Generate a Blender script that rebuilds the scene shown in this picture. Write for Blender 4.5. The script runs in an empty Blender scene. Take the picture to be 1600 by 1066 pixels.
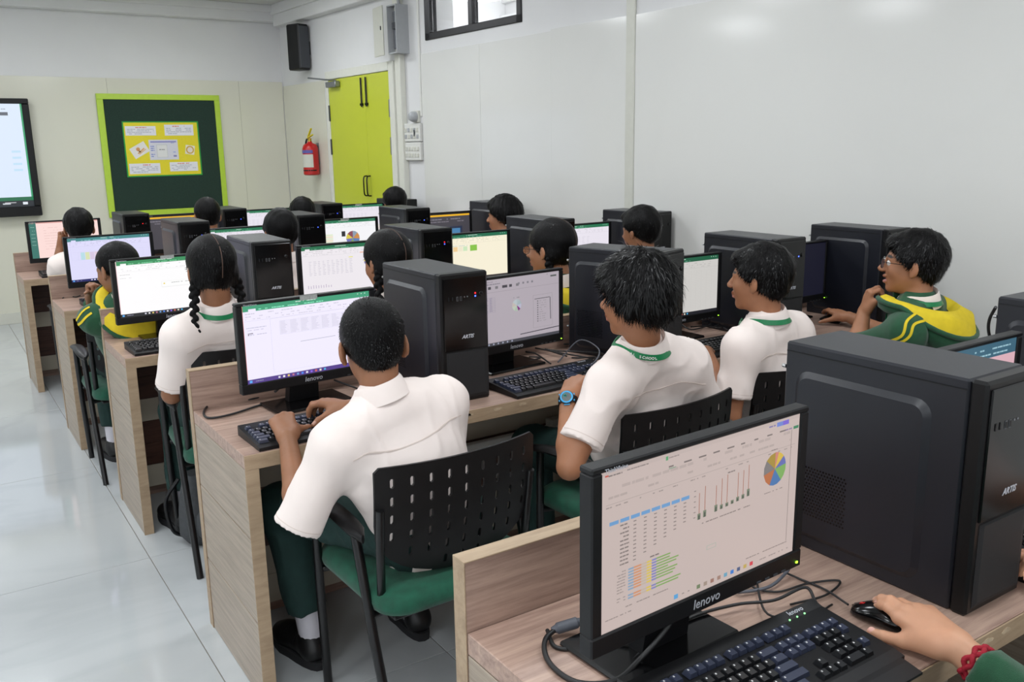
import bpy, bmesh, math, random
import numpy as np
from mathutils import Vector, Matrix, noise
from mathutils.bvhtree import BVHTree
from mathutils.geometry import delaunay_2d_cdt

SC = bpy.context.scene
COL = SC.collection
PI = math.pi
# ---------------------------------------------------------------- camera
CAM_F, CAM_YAW, CAM_PITCH, CAM_ROLL, CAM_H = 1389.5, .58515, .21809, .016579, 1.5   # focal length in px of a 1600x1066 frame
_fw = np.array([math.sin(CAM_YAW)*math.cos(CAM_PITCH), math.cos(CAM_YAW)*math.cos(CAM_PITCH), -math.sin(CAM_PITCH)])
_r = np.array([math.cos(CAM_YAW), -math.sin(CAM_YAW), 0.0]); _d = np.cross(_fw, _r)
_c, _s = math.cos(CAM_ROLL), math.sin(CAM_ROLL)
CAM_M = np.stack([_c*_r+_s*_d, -_s*_r+_c*_d, _fw])
def pixel_ray(x, y): return CAM_M.T @ np.array([(x-800)/CAM_F, (y-533)/CAM_F, 1.0])
def at_y(x, y, Y):
    r = pixel_ray(x, y); return np.array([0, 0, CAM_H])+r*(Y/r[1])
def at_z(x, y, z):
    r = pixel_ray(x, y); return np.array([0, 0, CAM_H])+r*((z-CAM_H)/r[2])
cam = bpy.data.cameras.new('camera'); cam.sensor_width = 36; cam.lens = CAM_F*36/1600; cam.clip_start = .02
camo = bpy.data.objects.new('camera', cam); COL.objects.link(camo)
mw = Matrix.Identity(4)
for i in range(3):
    mw[i][0] = CAM_M[0][i]; mw[i][1] = -CAM_M[1][i]; mw[i][2] = -CAM_M[2][i]
mw[2][3] = CAM_H
camo.matrix_world = mw
SC.camera = camo
# ---------------------------------------------------------------- world, exposure
SC.view_settings.view_transform = 'Standard'; SC.view_settings.look = 'None'
SC.view_settings.gamma = 1; SC.view_settings.use_curve_mapping = False
SC.view_settings.exposure = 0.0
w = bpy.data.worlds.new('world'); SC.world = w; w.use_nodes = True
w.node_tree.nodes['Background'].inputs[0].default_value = (.9, .95, 1, 1)
w.node_tree.nodes['Background'].inputs[1].default_value = 2.6      # overcast daylight outside the windows
LAMP_STRENGTH = 18.5      # emission of the ceiling panels

# ---------------------------------------------------------------- materials
MATS = {}
def lin(c):
    return tuple(((x/12.92) if x <= .04045 else ((x+.055)/1.055)**2.4) for x in c)
def mat(name, srgb=(.5, .5, .5), rough=.5, metal=0, spec=.5, var=0, vscale=30, bump=0, bscale=200, emit=None, estr=1, coat=0, stretch=(1, 1, 1), trans=0, sheen=0, sss=0):
    """principled material with procedural colour variation and fine relief"""
    if name in MATS: return MATS[name]
    m = bpy.data.materials.new(name); m.use_nodes = True; MATS[name] = m
    nt = m.node_tree; N = nt.nodes; L = nt.links; b = N['Principled BSDF']
    c = lin(srgb)
    b.inputs['Base Color'].default_value = (*c, 1); b.inputs['Roughness'].default_value = rough
    b.inputs['Metallic'].default_value = metal; b.inputs['Specular IOR Level'].default_value = spec
    b.inputs['Coat Weight'].default_value = coat; b.inputs['Transmission Weight'].default_value = trans
    b.inputs['Sheen Weight'].default_value = sheen
    if sss:
        b.inputs['Subsurface Weight'].default_value = sss; b.inputs['Subsurface Radius'].default_value = (.01, .004, .002); b.inputs['Subsurface Scale'].default_value = 1
    if emit: b.inputs['Emission Color'].default_value = (*lin(emit), 1); b.inputs['Emission Strength'].default_value = estr
    if var or bump:
        tc = N.new('ShaderNodeTexCoord'); mp = N.new('ShaderNodeMapping'); L.new(tc.outputs['Object'], mp.inputs[0]); mp.inputs['Scale'].default_value = stretch
    if var:
        n = N.new('ShaderNodeTexNoise'); n.inputs['Scale'].default_value = vscale; n.inputs['Detail'].default_value = 5; L.new(mp.outputs[0], n.inputs['Vector'])
        r = N.new('ShaderNodeValToRGB'); L.new(n.outputs[0], r.inputs[0])
        r.color_ramp.elements[0].position = .3; r.color_ramp.elements[1].position = .7
        r.color_ramp.elements[0].color = (*[x*(1-var) for x in c], 1); r.color_ramp.elements[1].color = (*[min(1, x*(1+var)) for x in c], 1)
        L.new(r.outputs[0], b.inputs['Base Color'])
    if bump:
        n2 = N.new('ShaderNodeTexNoise'); n2.inputs['Scale'].default_value = bscale; n2.inputs['Detail'].default_value = 3; L.new(mp.outputs[0], n2.inputs['Vector'])
        bp = N.new('ShaderNodeBump'); bp.inputs['Strength'].default_value = bump; bp.inputs['Distance'].default_value = .002
        L.new(n2.outputs[0], bp.inputs['Height']); L.new(bp.outputs[0], b.inputs['Normal'])
    return m
def attr_mat(name, rough=.5, emission=0, sss=0, bump=0, bscale=300, spec=.5):
    """colour read from the mesh colour attribute 'Col' (print, screen pixels, skin tones)"""
    if name in MATS: return MATS[name]
    m = bpy.data.materials.new(name); m.use_nodes = True; MATS[name] = m
    nt = m.node_tree; N = nt.nodes; L = nt.links; b = N['Principled BSDF']
    a = N.new('ShaderNodeAttribute'); a.attribute_name = 'Col'
    b.inputs['Roughness'].default_value = rough; b.inputs['Specular IOR Level'].default_value = spec
    if emission:
        b.inputs['Base Color'].default_value = (.02, .02, .02, 1)
        L.new(a.outputs['Color'], b.inputs['Emission Color']); b.inputs['Emission Strength'].default_value = emission
    else:
        n = N.new('ShaderNodeTexNoise'); n.inputs['Scale'].default_value = 40; n.inputs['Detail'].default_value = 4
        mx = N.new('ShaderNodeMix'); mx.data_type = 'RGBA'; mx.blend_type = 'MULTIPLY'; mx.inputs[0].default_value = .35
        r = N.new('ShaderNodeValToRGB'); r.color_ramp.elements[0].color = (.75, .7, .68, 1); r.color_ramp.elements[1].color = (1.1, 1.1, 1.1, 1)
        L.new(n.outputs[0], r.inputs[0]); L.new(a.outputs['Color'], mx.inputs[6]); L.new(r.outputs[0], mx.inputs[7]); L.new(mx.outputs[2], b.inputs['Base Color'])
    if sss:
        b.inputs['Subsurface Weight'].default_value = sss; b.inputs['Subsurface Radius'].default_value = (.012, .005, .003); b.inputs['Subsurface Scale'].default_value = 1
    if bump:
        n2 = N.new('ShaderNodeTexNoise'); n2.inputs['Scale'].default_value = bscale
        bp = N.new('ShaderNodeBump'); bp.inputs['Strength'].default_value = bump; bp.inputs['Distance'].default_value = .001
        L.new(n2.outputs[0], bp.inputs['Height']); L.new(bp.outputs[0], b.inputs['Normal'])
    return m
def wood_mat(name, dark, light, stretch, rough=.4):
    m = bpy.data.materials.new(name); m.use_nodes = True; MATS[name] = m
    nt = m.node_tree; N = nt.nodes; L = nt.links; b = N['Principled BSDF']; b.inputs['Roughness'].default_value = rough
    tc = N.new('ShaderNodeTexCoord'); mp = N.new('ShaderNodeMapping'); L.new(tc.outputs['Object'], mp.inputs[0]); mp.inputs['Scale'].default_value = stretch
    n = N.new('ShaderNodeTexNoise'); n.inputs['Scale'].default_value = 1.0; n.inputs['Detail'].default_value = 8; n.inputs['Roughness'].default_value = .7; n.inputs['Distortion'].default_value = .3
    L.new(mp.outputs[0], n.inputs['Vector'])
    r = N.new('ShaderNodeValToRGB'); L.new(n.outputs[0], r.inputs[0])
    r.color_ramp.elements[0].position = .34; r.color_ramp.elements[1].position = .66
    r.color_ramp.elements[0].color = (*lin(dark), 1); r.color_ramp.elements[1].color = (*lin(light), 1)
    e = r.color_ramp.elements.new(.5); e.color = (*lin([(x*.4+y*.6) for x, y in zip(dark, light)]), 1)
    L.new(r.outputs[0], b.inputs['Base Color'])
    bp = N.new('ShaderNodeBump'); bp.inputs['Strength'].default_value = .12; bp.inputs['Distance'].default_value = .001
    L.new(n.outputs[0], bp.inputs['Height']); L.new(bp.outputs[0], b.inputs['Normal'])
    return m
def tile_mat(name, base, vein, rough=.1, scale=1.3, amount=.5):
    m = bpy.data.materials.new(name); m.use_nodes = True; MATS[name] = m
    nt = m.node_tree; N = nt.nodes; L = nt.links; b = N['Principled BSDF']; b.inputs['Roughness'].default_value = rough
    g = N.new('ShaderNodeNewGeometry')
    n = N.new('ShaderNodeTexNoise'); n.inputs['Scale'].default_value = scale; n.inputs['Detail'].default_value = 9; n.inputs['Distortion'].default_value = 1.2
    L.new(g.outputs['Position'], n.inputs['Vector'])
    r = N.new('ShaderNodeValToRGB'); L.new(n.outputs[0], r.inputs[0])
    r.color_ramp.elements[0].position = .46; r.color_ramp.elements[0].color = (*lin(base), 1)
    r.color_ramp.elements[1].position = .56; r.color_ramp.elements[1].color = (*lin(base), 1)
    e = r.color_ramp.elements.new(.51); e.color = (*lin([x*(1-amount)+y*amount for x, y in zip(base, vein)]), 1)
    L.new(r.outputs[0], b.inputs['Base Color'])
    return m

# ---------------------------------------------------------------- mesh helpers
def V(*a): return np.array(a, float)
def unit(v):
    v = np.asarray(v, float); return v/max(1e-12, np.linalg.norm(v))
def rotz(a):
    c, s = math.cos(a), math.sin(a); return np.array([[c, -s, 0], [s, c, 0], [0, 0, 1.0]])
def rotaxis(ax, a): return np.array(Matrix.Rotation(a, 3, Vector(ax)))
def spline(pts, n=8):
    """Catmull-Rom through the points"""
    P = [np.asarray(p, float) for p in pts]; P = [2*P[0]-P[1]]+P+[2*P[-1]-P[-2]]; out = []
    for i in range(1, len(P)-2):
        for k in range(n):
            t = k/n; a, b, c, d = P[i-1], P[i], P[i+1], P[i+2]
            out.append(.5*(2*b+(c-a)*t+(2*a-5*b+4*c-d)*t*t+(3*b-a-3*c+d)*t**3))
    out.append(P[-2]); return out
class MB:
    """collects shapes; build() links them as ONE mesh object"""
    def __init__(s): s.v = []; s.f = []; s.m = []; s.c = None
    def add(s, v, f, m=0):
        o = len(s.v); s.v.extend([tuple(map(float, p)) for p in v]); s.f.extend([tuple(i+o for i in q) for q in f]); s.m.extend([m]*len(f)); return s
    def box(s, c, size, R=None, bev=0, m=0):
        hx, hy, hz = [x/2 for x in size]; c = np.asarray(c, float)
        if bev <= 0:
            vs = [V(x*hx, y*hy, z*hz) for x in (-1, 1) for y in (-1, 1) for z in (-1, 1)]
            fs = [(0, 1, 3, 2), (4, 6, 7, 5), (0, 4, 5, 1), (2, 3, 7, 6), (0, 2, 6, 4), (1, 5, 7, 3)]
        else:
            bev = min(bev, hx*.95, hy*.95, hz*.95); vs = []; idx = {}
            H = (hx, hy, hz)
            for x in (-1, 1):
                for y in (-1, 1):
                    for z in (-1, 1):
                        for a in range(3):
                            p = [x*(hx-bev), y*(hy-bev), z*(hz-bev)]; p[a] = (x, y, z)[a]*H[a]
                            idx[(x, y, z, a)] = len(vs); vs.append(V(*p))
            fs = []
            for a in range(3):
                b_, c_ = (a+1) % 3, (a+2) % 3
                for sg in (-1, 1):
                    q = []
                    for (i, j) in ((-1, -1), (1, -1), (1, 1), (-1, 1)):
                        k = [0, 0, 0]; k[a] = sg; k[b_] = i; k[c_] = j; q.append(idx[(*k, a)])
                    fs.append(tuple(q))
                for i in (-1, 1):
                    for j in (-1, 1):
                        k1 = [0, 0, 0]; k1[a] = -1; k1[b_] = i; k1[c_] = j; k2 = list(k1); k2[a] = 1
                        fs.append((idx[(*k1, b_)], idx[(*k1, c_)], idx[(*k2, c_)], idx[(*k2, b_)]))
            for x in (-1, 1):
                for y in (-1, 1):
                    for z in (-1, 1): fs.append(tuple(idx[(x, y, z, a)] for a in range(3)))
        if R is not None: vs = [R@p for p in vs]
        return s.add([p+c for p in vs], fs, m)
    def span(s, lo, hi, bev=0, m=0):
        lo = np.array(lo, float); hi = np.array(hi, float); return s.box((lo+hi)/2, hi-lo, None, bev, m)
    def tube(s, pts, r, n=8, cap=True, m=0):
        P = [np.asarray(p, float) for p in pts]; k = len(P)
        R_ = [r]*k if np.isscalar(r) else list(r)
        t0 = unit(P[1]-P[0]); up = V(0, 0, 1) if abs(t0[2]) < .9 else V(1, 0, 0); a = unit(np.cross(t0, up)); vs = []; fs = []
        for i in range(k):
            t = unit(P[min(i+1, k-1)]-P[max(i-1, 0)]); a = unit(a-t*(a@t)); b = np.cross(t, a)
            for j in range(n):
                th = 2*PI*j/n; vs.append(P[i]+R_[i]*(math.cos(th)*a+math.sin(th)*b))
        for i in range(k-1):
            for j in range(n): fs.append((i*n+j, i*n+(j+1) % n, (i+1)*n+(j+1) % n, (i+1)*n+j))
        if cap: fs.append(tuple(range(n))); fs.append(tuple((k-1)*n+j for j in range(n)))
        return s.add(vs, fs, m)
    def lathe(s, prof, c=(0, 0, 0), n=20, R=None, m=0):
        c = np.asarray(c, float); vs = []; fs = []
        for (r, z) in prof:
            for j in range(n):
                th = 2*PI*j/n; p = V(r*math.cos(th), r*math.sin(th), z); vs.append((R@p if R is not None else p)+c)
        k = len(prof)
        for i in range(k-1):
            for j in range(n): fs.append((i*n+j, i*n+(j+1) % n, (i+1)*n+(j+1) % n, (i+1)*n+j))
        fs.append(tuple(range(n))); fs.append(tuple((k-1)*n+j for j in range(n)))
        return s.add(vs, fs, m)
    def loft(s, rings, closed=True, cap=True, m=0):
        n = len(rings[0]); vs = [p for r in rings for p in r]; fs = []
        for i in range(len(rings)-1):
            for j in range(n if closed else n-1): fs.append((i*n+j, i*n+(j+1) % n, (i+1)*n+(j+1) % n, (i+1)*n+j))
        if cap and closed: fs.append(tuple(range(n))); fs.append(tuple((len(rings)-1)*n+j for j in range(n)))
        return s.add(vs, fs, m)
    def prism(s, poly, o, ax, ay, az, depth, m=0):
        """2-D outline in the plane (ax, ay) at o, extruded along az"""
        o, ax, ay, az = [np.asarray(q, float) for q in (o, ax, ay, az)]
        n = len(poly); vs = [o+ax*x+ay*y for x, y in poly]+[o+ax*x+ay*y+az*depth for x, y in poly]
        fs = [tuple(range(n)), tuple(range(2*n-1, n-1, -1))]+[(i, (i+1) % n, n+(i+1) % n, n+i) for i in range(n)]
        return s.add(vs, fs, m)
    def mesh(s, name, mats, smooth=None, colors=None, fixn=True):
        me = bpy.data.meshes.new(name); me.from_pydata(s.v, [], s.f)
        for mm in (mats if isinstance(mats, (list, tuple)) else [mats]): me.materials.append(mm)
        if any(s.m): me.polygons.foreach_set('material_index', s.m)
        if fixn:
            bm = bmesh.new(); bm.from_mesh(me); bmesh.ops.recalc_face_normals(bm, faces=bm.faces); bm.to_mesh(me); bm.free()
        if smooth is not None:
            me.polygons.foreach_set('use_smooth', [True]*len(me.polygons))
            if smooth < 180: me.set_sharp_from_angle(angle=math.radians(smooth))
        me.update(); return me
    def build(s, name, mats, parent=None, smooth=None, loc=None, rz=None, fixn=True):
        o = bpy.data.objects.new(name, s.mesh(name, mats, smooth, fixn=fixn)); COL.objects.link(o)
        if parent is not None: o.parent = parent
        if loc is not None: o.location = tuple(map(float, loc))
        if rz is not None: o.rotation_euler = (0, 0, rz)
        return o
def tag(o, label=None, cat=None, group=None, kind=None):
    if label: o['label'] = label
    if cat: o['category'] = cat
    if group: o['group'] = group
    if kind: o['kind'] = kind
    return o
def thing(name, label, cat, loc=(0, 0, 0), rz=0, group=None):
    o = bpy.data.objects.new(name, None); COL.objects.link(o); o.empty_display_size = .05
    o.location = tuple(map(float, loc)); o.rotation_euler = (0, 0, rz); return tag(o, label, cat, group)
def inst(src, name, parent, loc, rz=0, rot=None):
    """another object sharing the mesh data of src"""
    o = bpy.data.objects.new(name, src.data if hasattr(src, 'data') else src); COL.objects.link(o); o.parent = parent
    o.location = tuple(map(float, loc)); o.rotation_euler = rot if rot is not None else (0, 0, rz); return o
def copy_tree(o, parent=None):
    c = o.copy(); COL.objects.link(c)
    if parent is not None: c.parent = parent
    for ch in list(o.children): copy_tree(ch, c)
    return c
_txt = {}
def text_obj(txt, size, mt, parent, loc, R, name='lettering', shear=0, depth=.0003, bold=0, sx=1):
    """raised lettering; R columns = (right, up, out)"""
    key = (txt, size, shear, depth, bold)
    if key not in _txt:
        cu = bpy.data.curves.new('txt', 'FONT'); cu.body = txt; cu.size = size; cu.extrude = depth; cu.shear = shear; cu.align_x = 'CENTER'; cu.align_y = 'CENTER'; cu.offset = bold; cu.resolution_u = 2
        t = bpy.data.objects.new('txt', cu); COL.objects.link(t)
        dg = bpy.context.evaluated_depsgraph_get(); me = bpy.data.meshes.new_from_object(t.evaluated_get(dg))
        COL.objects.unlink(t); bpy.data.objects.remove(t); me.materials.clear(); _txt[key] = me
    me = _txt[key].copy(); me.materials.append(mt)
    M = Matrix.Identity(4)
    for i in range(3):
        M[i][0] = R[i][0]*sx; M[i][1] = R[i][1]; M[i][2] = R[i][2]; M[i][3] = float(loc[i])
    me.transform(M)
    o = bpy.data.objects.new(name, me); COL.objects.link(o); o.parent = parent; return o
class Print:
    """flat coloured print or screen image: quads in (u right, v down) on a W x H sheet"""
    def __init__(s, W, H, o=(0, 0, 0), right=(1, 0, 0), up=(0, 0, 1), out=(0, -1, 0)):
        s.W, s.H = W, H; s.o, s.r, s.u, s.n = [np.asarray(q, float) for q in (o, right, up, out)]; s.v = []; s.f = []; s.c = []; s.lay = 0
    def pt(s, u, v, l): return s.o+s.r*(u-.5)*s.W+s.u*(.5-v)*s.H+s.n*(.00006*l)
    def poly(s, pts, col, l):
        o = len(s.v); s.v += [tuple(s.pt(u, v, l)) for u, v in pts]; s.f.append(tuple(range(o, o+len(pts)))); s.c.append(lin(col))
    def rect(s, u0, v0, u1, v1, col, l=1): s.poly([(u0, v0), (u0, v1), (u1, v1), (u1, v0)], col, l)
    def line(s, u0, v0, u1, v1, w, col, l=3):
        du, dv = (u1-u0)*s.W, (v1-v0)*s.H; L = math.hypot(du, dv) or 1; nu, nv = -dv/L*w/2/s.W, du/L*w/2/s.H
        s.poly([(u0+nu, v0+nv), (u1+nu, v1+nv), (u1-nu, v1-nv), (u0-nu, v0-nv)][::-1], col, l)
    def words(s, u0, v0, u1, h, col, rng, l=2, fill=.8):
        u = u0
        while u < u1-.004:
            w = rng.uniform(.4, 1.6)*h*s.H/s.W*3
            if u+w > u1: w = u1-u
            if rng.random() < fill: s.rect(u, v0, u+w*.85, v0+h, col, l)
            u += w
    def pie(s, cu, cv, r, parts, l=3):
        a = -PI/2; tot = sum(p for p, _ in parts)
        for p, col in parts:
            b = a+2*PI*p/tot; n = max(2, int(12*p/tot)+1)
            pts = [(cu, cv)]+[(cu+r/s.W*math.cos(a+(b-a)*k/n), cv+r/s.H*math.sin(a+(b-a)*k/n)) for k in range(n+1)]
            s.poly(pts[::-1], col, l); a = b
    def build(s, name, mt, parent):
        me = bpy.data.meshes.new(name); me.from_pydata(s.v, [], s.f); me.materials.append(mt)
        at = me.color_attributes.new('Col', 'FLOAT_COLOR', 'CORNER'); buf = []
        for f, c in zip(s.f, s.c): buf += [*c, 1]*len(f)
        at.data.foreach_set('color', buf)
        o = bpy.data.objects.new(name, me); COL.objects.link(o); o.parent = parent; return o

# ---------------------------------------------------------------- palette
M_FLOOR = tile_mat('floor_tile_glaze', (.735, .75, .755), (.65, .67, .68), rough=.07, scale=.9, amount=.25)
M_GROUT = mat('tile_grout', (.52, .50, .47), .9, var=.1)
M_WALLTILE = tile_mat('wall_tile_glaze', (.84, .835, .775), (.825, .82, .765), rough=.12, scale=.4, amount=.35)
M_WALLTILE2 = tile_mat('white_wall_tile_glaze', (.86, .86, .845), (.845, .845, .83), rough=.12, scale=.4, amount=.3)
M_PAINT = mat('white_wall_paint', (.86, .86, .86), .75, var=.02, vscale=3, bump=.05, bscale=60)
M_CEIL = mat('ceiling_paint', (.80, .80, .79), .85, var=.015, vscale=2)
M_SKIRT = mat('skirting_tile', (.80, .80, .76), .2, var=.03, vscale=4)
M_LAM = wood_mat('laminate_pinkish_oak', (.56, .455, .41), (.73, .62, .555), (3.5, 60, 60))
M_LAMV = wood_mat('laminate_end_board', (.555, .50, .44), (.685, .625, .555), (60, 3, 70))
M_EDGE = wood_mat('laminate_edge_band', (.60, .51, .41), (.70, .61, .50), (6, 40, 40), .5)
M_BROWN = wood_mat('brown_board', (.25, .15, .12), (.38, .25, .20), (4, 50, 50), .45)
M_CREAM = mat('cream_board', (.80, .77, .70), .5, var=.04, vscale=8)
M_CHIP = mat('bare_chipboard', (.74, .66, .55), .9, var=.15, vscale=90)
M_BLACK = mat('black_plastic', (.062, .062, .07), .42, spec=.35, var=.1, vscale=60, bump=.06, bscale=900)
M_GLOSSBLACK = mat('glossy_black_plastic', (.035, .035, .04), .16, spec=.4)
M_CASE = mat('dark_painted_steel', (.07, .08, .115), .38, spec=.6, var=.12, vscale=7, bump=.08, bscale=1500)
M_CASETOP = mat('black_bezel_plastic', (.05, .05, .055), .38, spec=.35, bump=.05, bscale=900)
M_GREYMETAL = mat('grey_metal', (.55, .56, .58), .35, metal=.8, bump=.05)
M_STEEL = mat('bare_steel', (.7, .7, .7), .3, metal=1, var=.05)
M_CABLE = mat('black_cable_rubber', (.10, .10, .105), .5, bump=.05, bscale=500)
M_CABLEG = mat('grey_cable_rubber', (.32, .33, .36), .5, var=.05)
M_KEY = mat('key_plastic', (.10, .105, .115), .3, var=.1, vscale=100)
M_KEYBLUE = mat('blue_grey_key_plastic', (.20, .22, .29), .3, var=.05, vscale=100)
M_KEYMARK = mat('key_legend_print', (.80, .80, .80), .6)
M_SCREEN = attr_mat('lcd_screen_image', rough=.35, emission=1.0)
M_PRINT = attr_mat('paper_print', rough=.7)
M_LOGO = mat('silver_logo', (.78, .79, .82), .4, metal=.3)
M_RED = mat('red_paint', (.72, .10, .10), .3, var=.05)
M_LED_R = mat('red_led', (.9, .1, .1), .3, emit=(1, .12, .15), estr=3)
M_LED_B = mat('blue_led', (.2, .3, 1), .3, emit=(.25, .35, 1), estr=5)
M_LED_K = mat('pale_green_led', (.6, .9, .6), .3, emit=(.6, .95, .65), estr=1.2)
M_LED_G = mat('green_led', (.4, .9, .2), .3, emit=(.65, 1, .2), estr=3)
M_LIME = mat('lime_door_laminate', (.755, .79, .22), .3, var=.02, vscale=3)
M_LIMEF = mat('lime_frame', (.70, .82, .26), .4, var=.03)
M_DOORFRAME = mat('white_door_frame', (.86, .86, .82), .35, var=.02)
M_GREENFELT = mat('dark_green_felt', (.115, .205, .17), .95, var=.15, vscale=120, bump=.3, bscale=600, sheen=.1)
M_WHITEPLASTIC = mat('white_plastic', (.86, .86, .84), .4, var=.02)
M_OFFWHITE = mat('ivory_plastic', (.80, .80, .76), .4, var=.02)
M_DARKFRAME = mat('dark_aluminium_frame', (.10, .10, .115), .35, metal=.2)
M_GLASS = mat('window_glass', (1, 1, 1), .02, trans=1.0)
M_GREYBOX = mat('grey_box_paint', (.66, .67, .68), .45, var=.03)
M_GREYDARK = mat('dark_grey_plastic', (.24, .25, .27), .5, var=.05)
M_LAMP = mat('led_panel', (1, 1, 1), .5, emit=(.97, .985, 1.0), estr=LAMP_STRENGTH)
M_SEAT = mat('green_velvet', (.02, .31, .225), .8, var=.3, vscale=25, bump=.4, bscale=500, sheen=.15)
M_CHAIR = mat('chair_black_plastic', (.065, .065, .07), .42, spec=.35, var=.12, vscale=40, bump=.08, bscale=500)
M_TUBE = mat('chair_black_tube', (.06, .06, .065), .28, var=.1)

# ---------------------------------------------------------------- room
WALL_Y, CEIL_Z = 9.0, 2.85
SKEW = .045                                   # the right wall is not quite square to the desk rows
def wall_x(y): return 3.25+(9-y)*SKEW
def at_wall(x, y):
    r = pixel_ray(x, y); return np.array([0, 0, CAM_H])+r*((3.25+9*SKEW)/(r[0]+SKEW*r[1]))
WANG = math.atan(SKEW)
WR = rotz(WANG)                              # local -x looks into the room along the right wall
def struct(o): o['kind'] = 'structure'; return o
ROOM_X0, ROOM_Y0 = -3.2, -2.6
# floor: bed with separate glazed tiles, 0.6 x 1.2 m
fl = MB(); fl.span((ROOM_X0-.3, ROOM_Y0-.3, -.06), (4.2, WALL_Y+.3, -.003)); floor = struct(fl.build('floor', M_GROUT))
tm = MB(); tm.span((-.2985, -.5985, -.02), (.2985, .5985, 0), bev=.0012); tme = tm.mesh('tile', M_FLOOR)
ix = range(-7, 6); iy = range(-4, 7)
for i in ix:
    for j in iy:
        x = .564+.6*i+.3; y = 2.145+1.2*j+.6
        if x < ROOM_X0-.2 or x > 3.75 or y > 9.5 or y < ROOM_Y0-.6: continue
        o = bpy.data.objects.new('tile', tme); COL.objects.link(o); o.parent = floor; o.location = (x, y, 0)
c = MB(); c.span((ROOM_X0-.3, ROOM_Y0-.3, CEIL_Z), (4.2, WALL_Y+.3, CEIL_Z+.1)); struct(c.build('ceiling', M_CEIL))
b = MB(); b.span((ROOM_X0-.3, WALL_Y, -.05), (4.0, WALL_Y+.2, CEIL_Z)); wf = struct(b.build('wall_front', M_PAINT))
for k, x0 in enumerate(np.arange(-3.2, 3.0, 1.2)):
    s_ = MB(); x1 = min(x0+1.1985, 3.24); s_.span((x0, WALL_Y-.008-.0006*(k % 2), .08), (x1, WALL_Y, 2.143), bev=.001); s_.build('wall_slab', M_WALLTILE, wf)
wlf = bpy.data.objects.new('wall_left', None); COL.objects.link(wlf); struct(wlf)
WINS = [(-1.9, -.1), (.6, 2.4)]; LZ0, LZ1 = .95, 2.45       # daylight windows along the aisle side
for lo, hi in [((ROOM_X0-.2, ROOM_Y0-.3, -.05), (ROOM_X0, WALL_Y+.2, LZ0)), ((ROOM_X0-.2, ROOM_Y0-.3, LZ1), (ROOM_X0, WALL_Y+.2, CEIL_Z))]+[((ROOM_X0-.2, a, LZ0), (ROOM_X0, b_, LZ1)) for a, b_ in zip([ROOM_Y0-.3]+[w_[1] for w_ in WINS], [w_[0] for w_ in WINS]+[WALL_Y+.2])]:
    q = MB(); q.span(lo, hi); q.build('wall_block', M_PAINT, wlf)
for k, (a, b_) in enumerate(WINS):
    wn = bpy.data.objects.new('window_%d' % (k+2), None); COL.objects.link(wn); struct(wn); wn.location = (ROOM_X0, (a+b_)/2, LZ0)
    h_, W2 = LZ1-LZ0, (b_-a)/2
    for lo, hi in (((-.08, -W2, 0), (-.02, W2, .05)), ((-.08, -W2, h_-.05), (-.02, W2, h_)), ((-.08, -W2, .05), (-.02, -W2+.05, h_-.05)), ((-.08, W2-.05, .05), (-.02, W2, h_-.05)), ((-.08, -.025, .05), (-.02, .025, h_-.05))):
        q = MB(); q.span(lo, hi, bev=.003); q.build('window_frame', M_DARKFRAME, wn)
    la = bpy.data.lights.new('window_portal', 'AREA'); la.shape = 'RECTANGLE'; la.size = W2*2; la.size_y = h_; la.cycles.is_portal = True
    lo_ = bpy.data.objects.new('window_portal', la); COL.objects.link(lo_); lo_.parent = wn; lo_.location = (-.1, 0, h_/2); lo_.rotation_euler = (PI/2, 0, -PI/2)
# back wall, behind the camera, with two unseen windows added to light camera-facing sides
wbk = bpy.data.objects.new('wall_back', None); COL.objects.link(wbk); struct(wbk)
FILL_WINS = [(-2.5, -.6), (.2, 2.2)]; BZ0, BZ1 = .80, 2.45
for lo, hi in [((ROOM_X0-.2, ROOM_Y0-.2, -.05), (4.2, ROOM_Y0, BZ0)), ((ROOM_X0-.2, ROOM_Y0-.2, BZ1), (4.2, ROOM_Y0, CEIL_Z))]+[((a, ROOM_Y0-.2, BZ0), (b_, ROOM_Y0, BZ1)) for a, b_ in zip([ROOM_X0-.2]+[w_[1] for w_ in FILL_WINS], [w_[0] for w_ in FILL_WINS]+[4.2])]:
    q = MB(); q.span(lo, hi); q.build('wall_block', M_PAINT, wbk)
for k, (a, b_) in enumerate(FILL_WINS):
    wn = bpy.data.objects.new('window_%d' % (k+6), None); COL.objects.link(wn); struct(wn); wn.location = ((a+b_)/2, ROOM_Y0, BZ0)
    h_, W2 = BZ1-BZ0, (b_-a)/2
    for lo, hi in (((-W2, -.08, 0), (W2, -.02, .05)), ((-W2, -.08, h_-.05), (W2, -.02, h_)), ((-W2, -.08, .05), (-W2+.05, -.02, h_-.05)), ((W2-.05, -.08, .05), (W2, -.02, h_-.05)), ((-.025, -.08, .05), (.025, -.02, h_-.05))):
        q = MB(); q.span(lo, hi, bev=.003); q.build('window_frame', M_DARKFRAME, wn)
    la = bpy.data.lights.new('window_portal', 'AREA'); la.shape = 'RECTANGLE'; la.size = W2*2; la.size_y = h_; la.cycles.is_portal = True
    lo_ = bpy.data.objects.new('window_portal', la); COL.objects.link(lo_); lo_.parent = wn; lo_.location = (0, -.1, h_/2); lo_.rotation_euler = (PI/2, 0, 0)
# right wall with a high window opening: built as pieces in wall coordinates (t along wall from front corner, into room = -n)
wr = bpy.data.objects.new('wall_right', None); COL.objects.link(wr); struct(wr); wr.location = (3.25, 9.0, 0); wr.rotation_euler = (0, 0, WANG)
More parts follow.
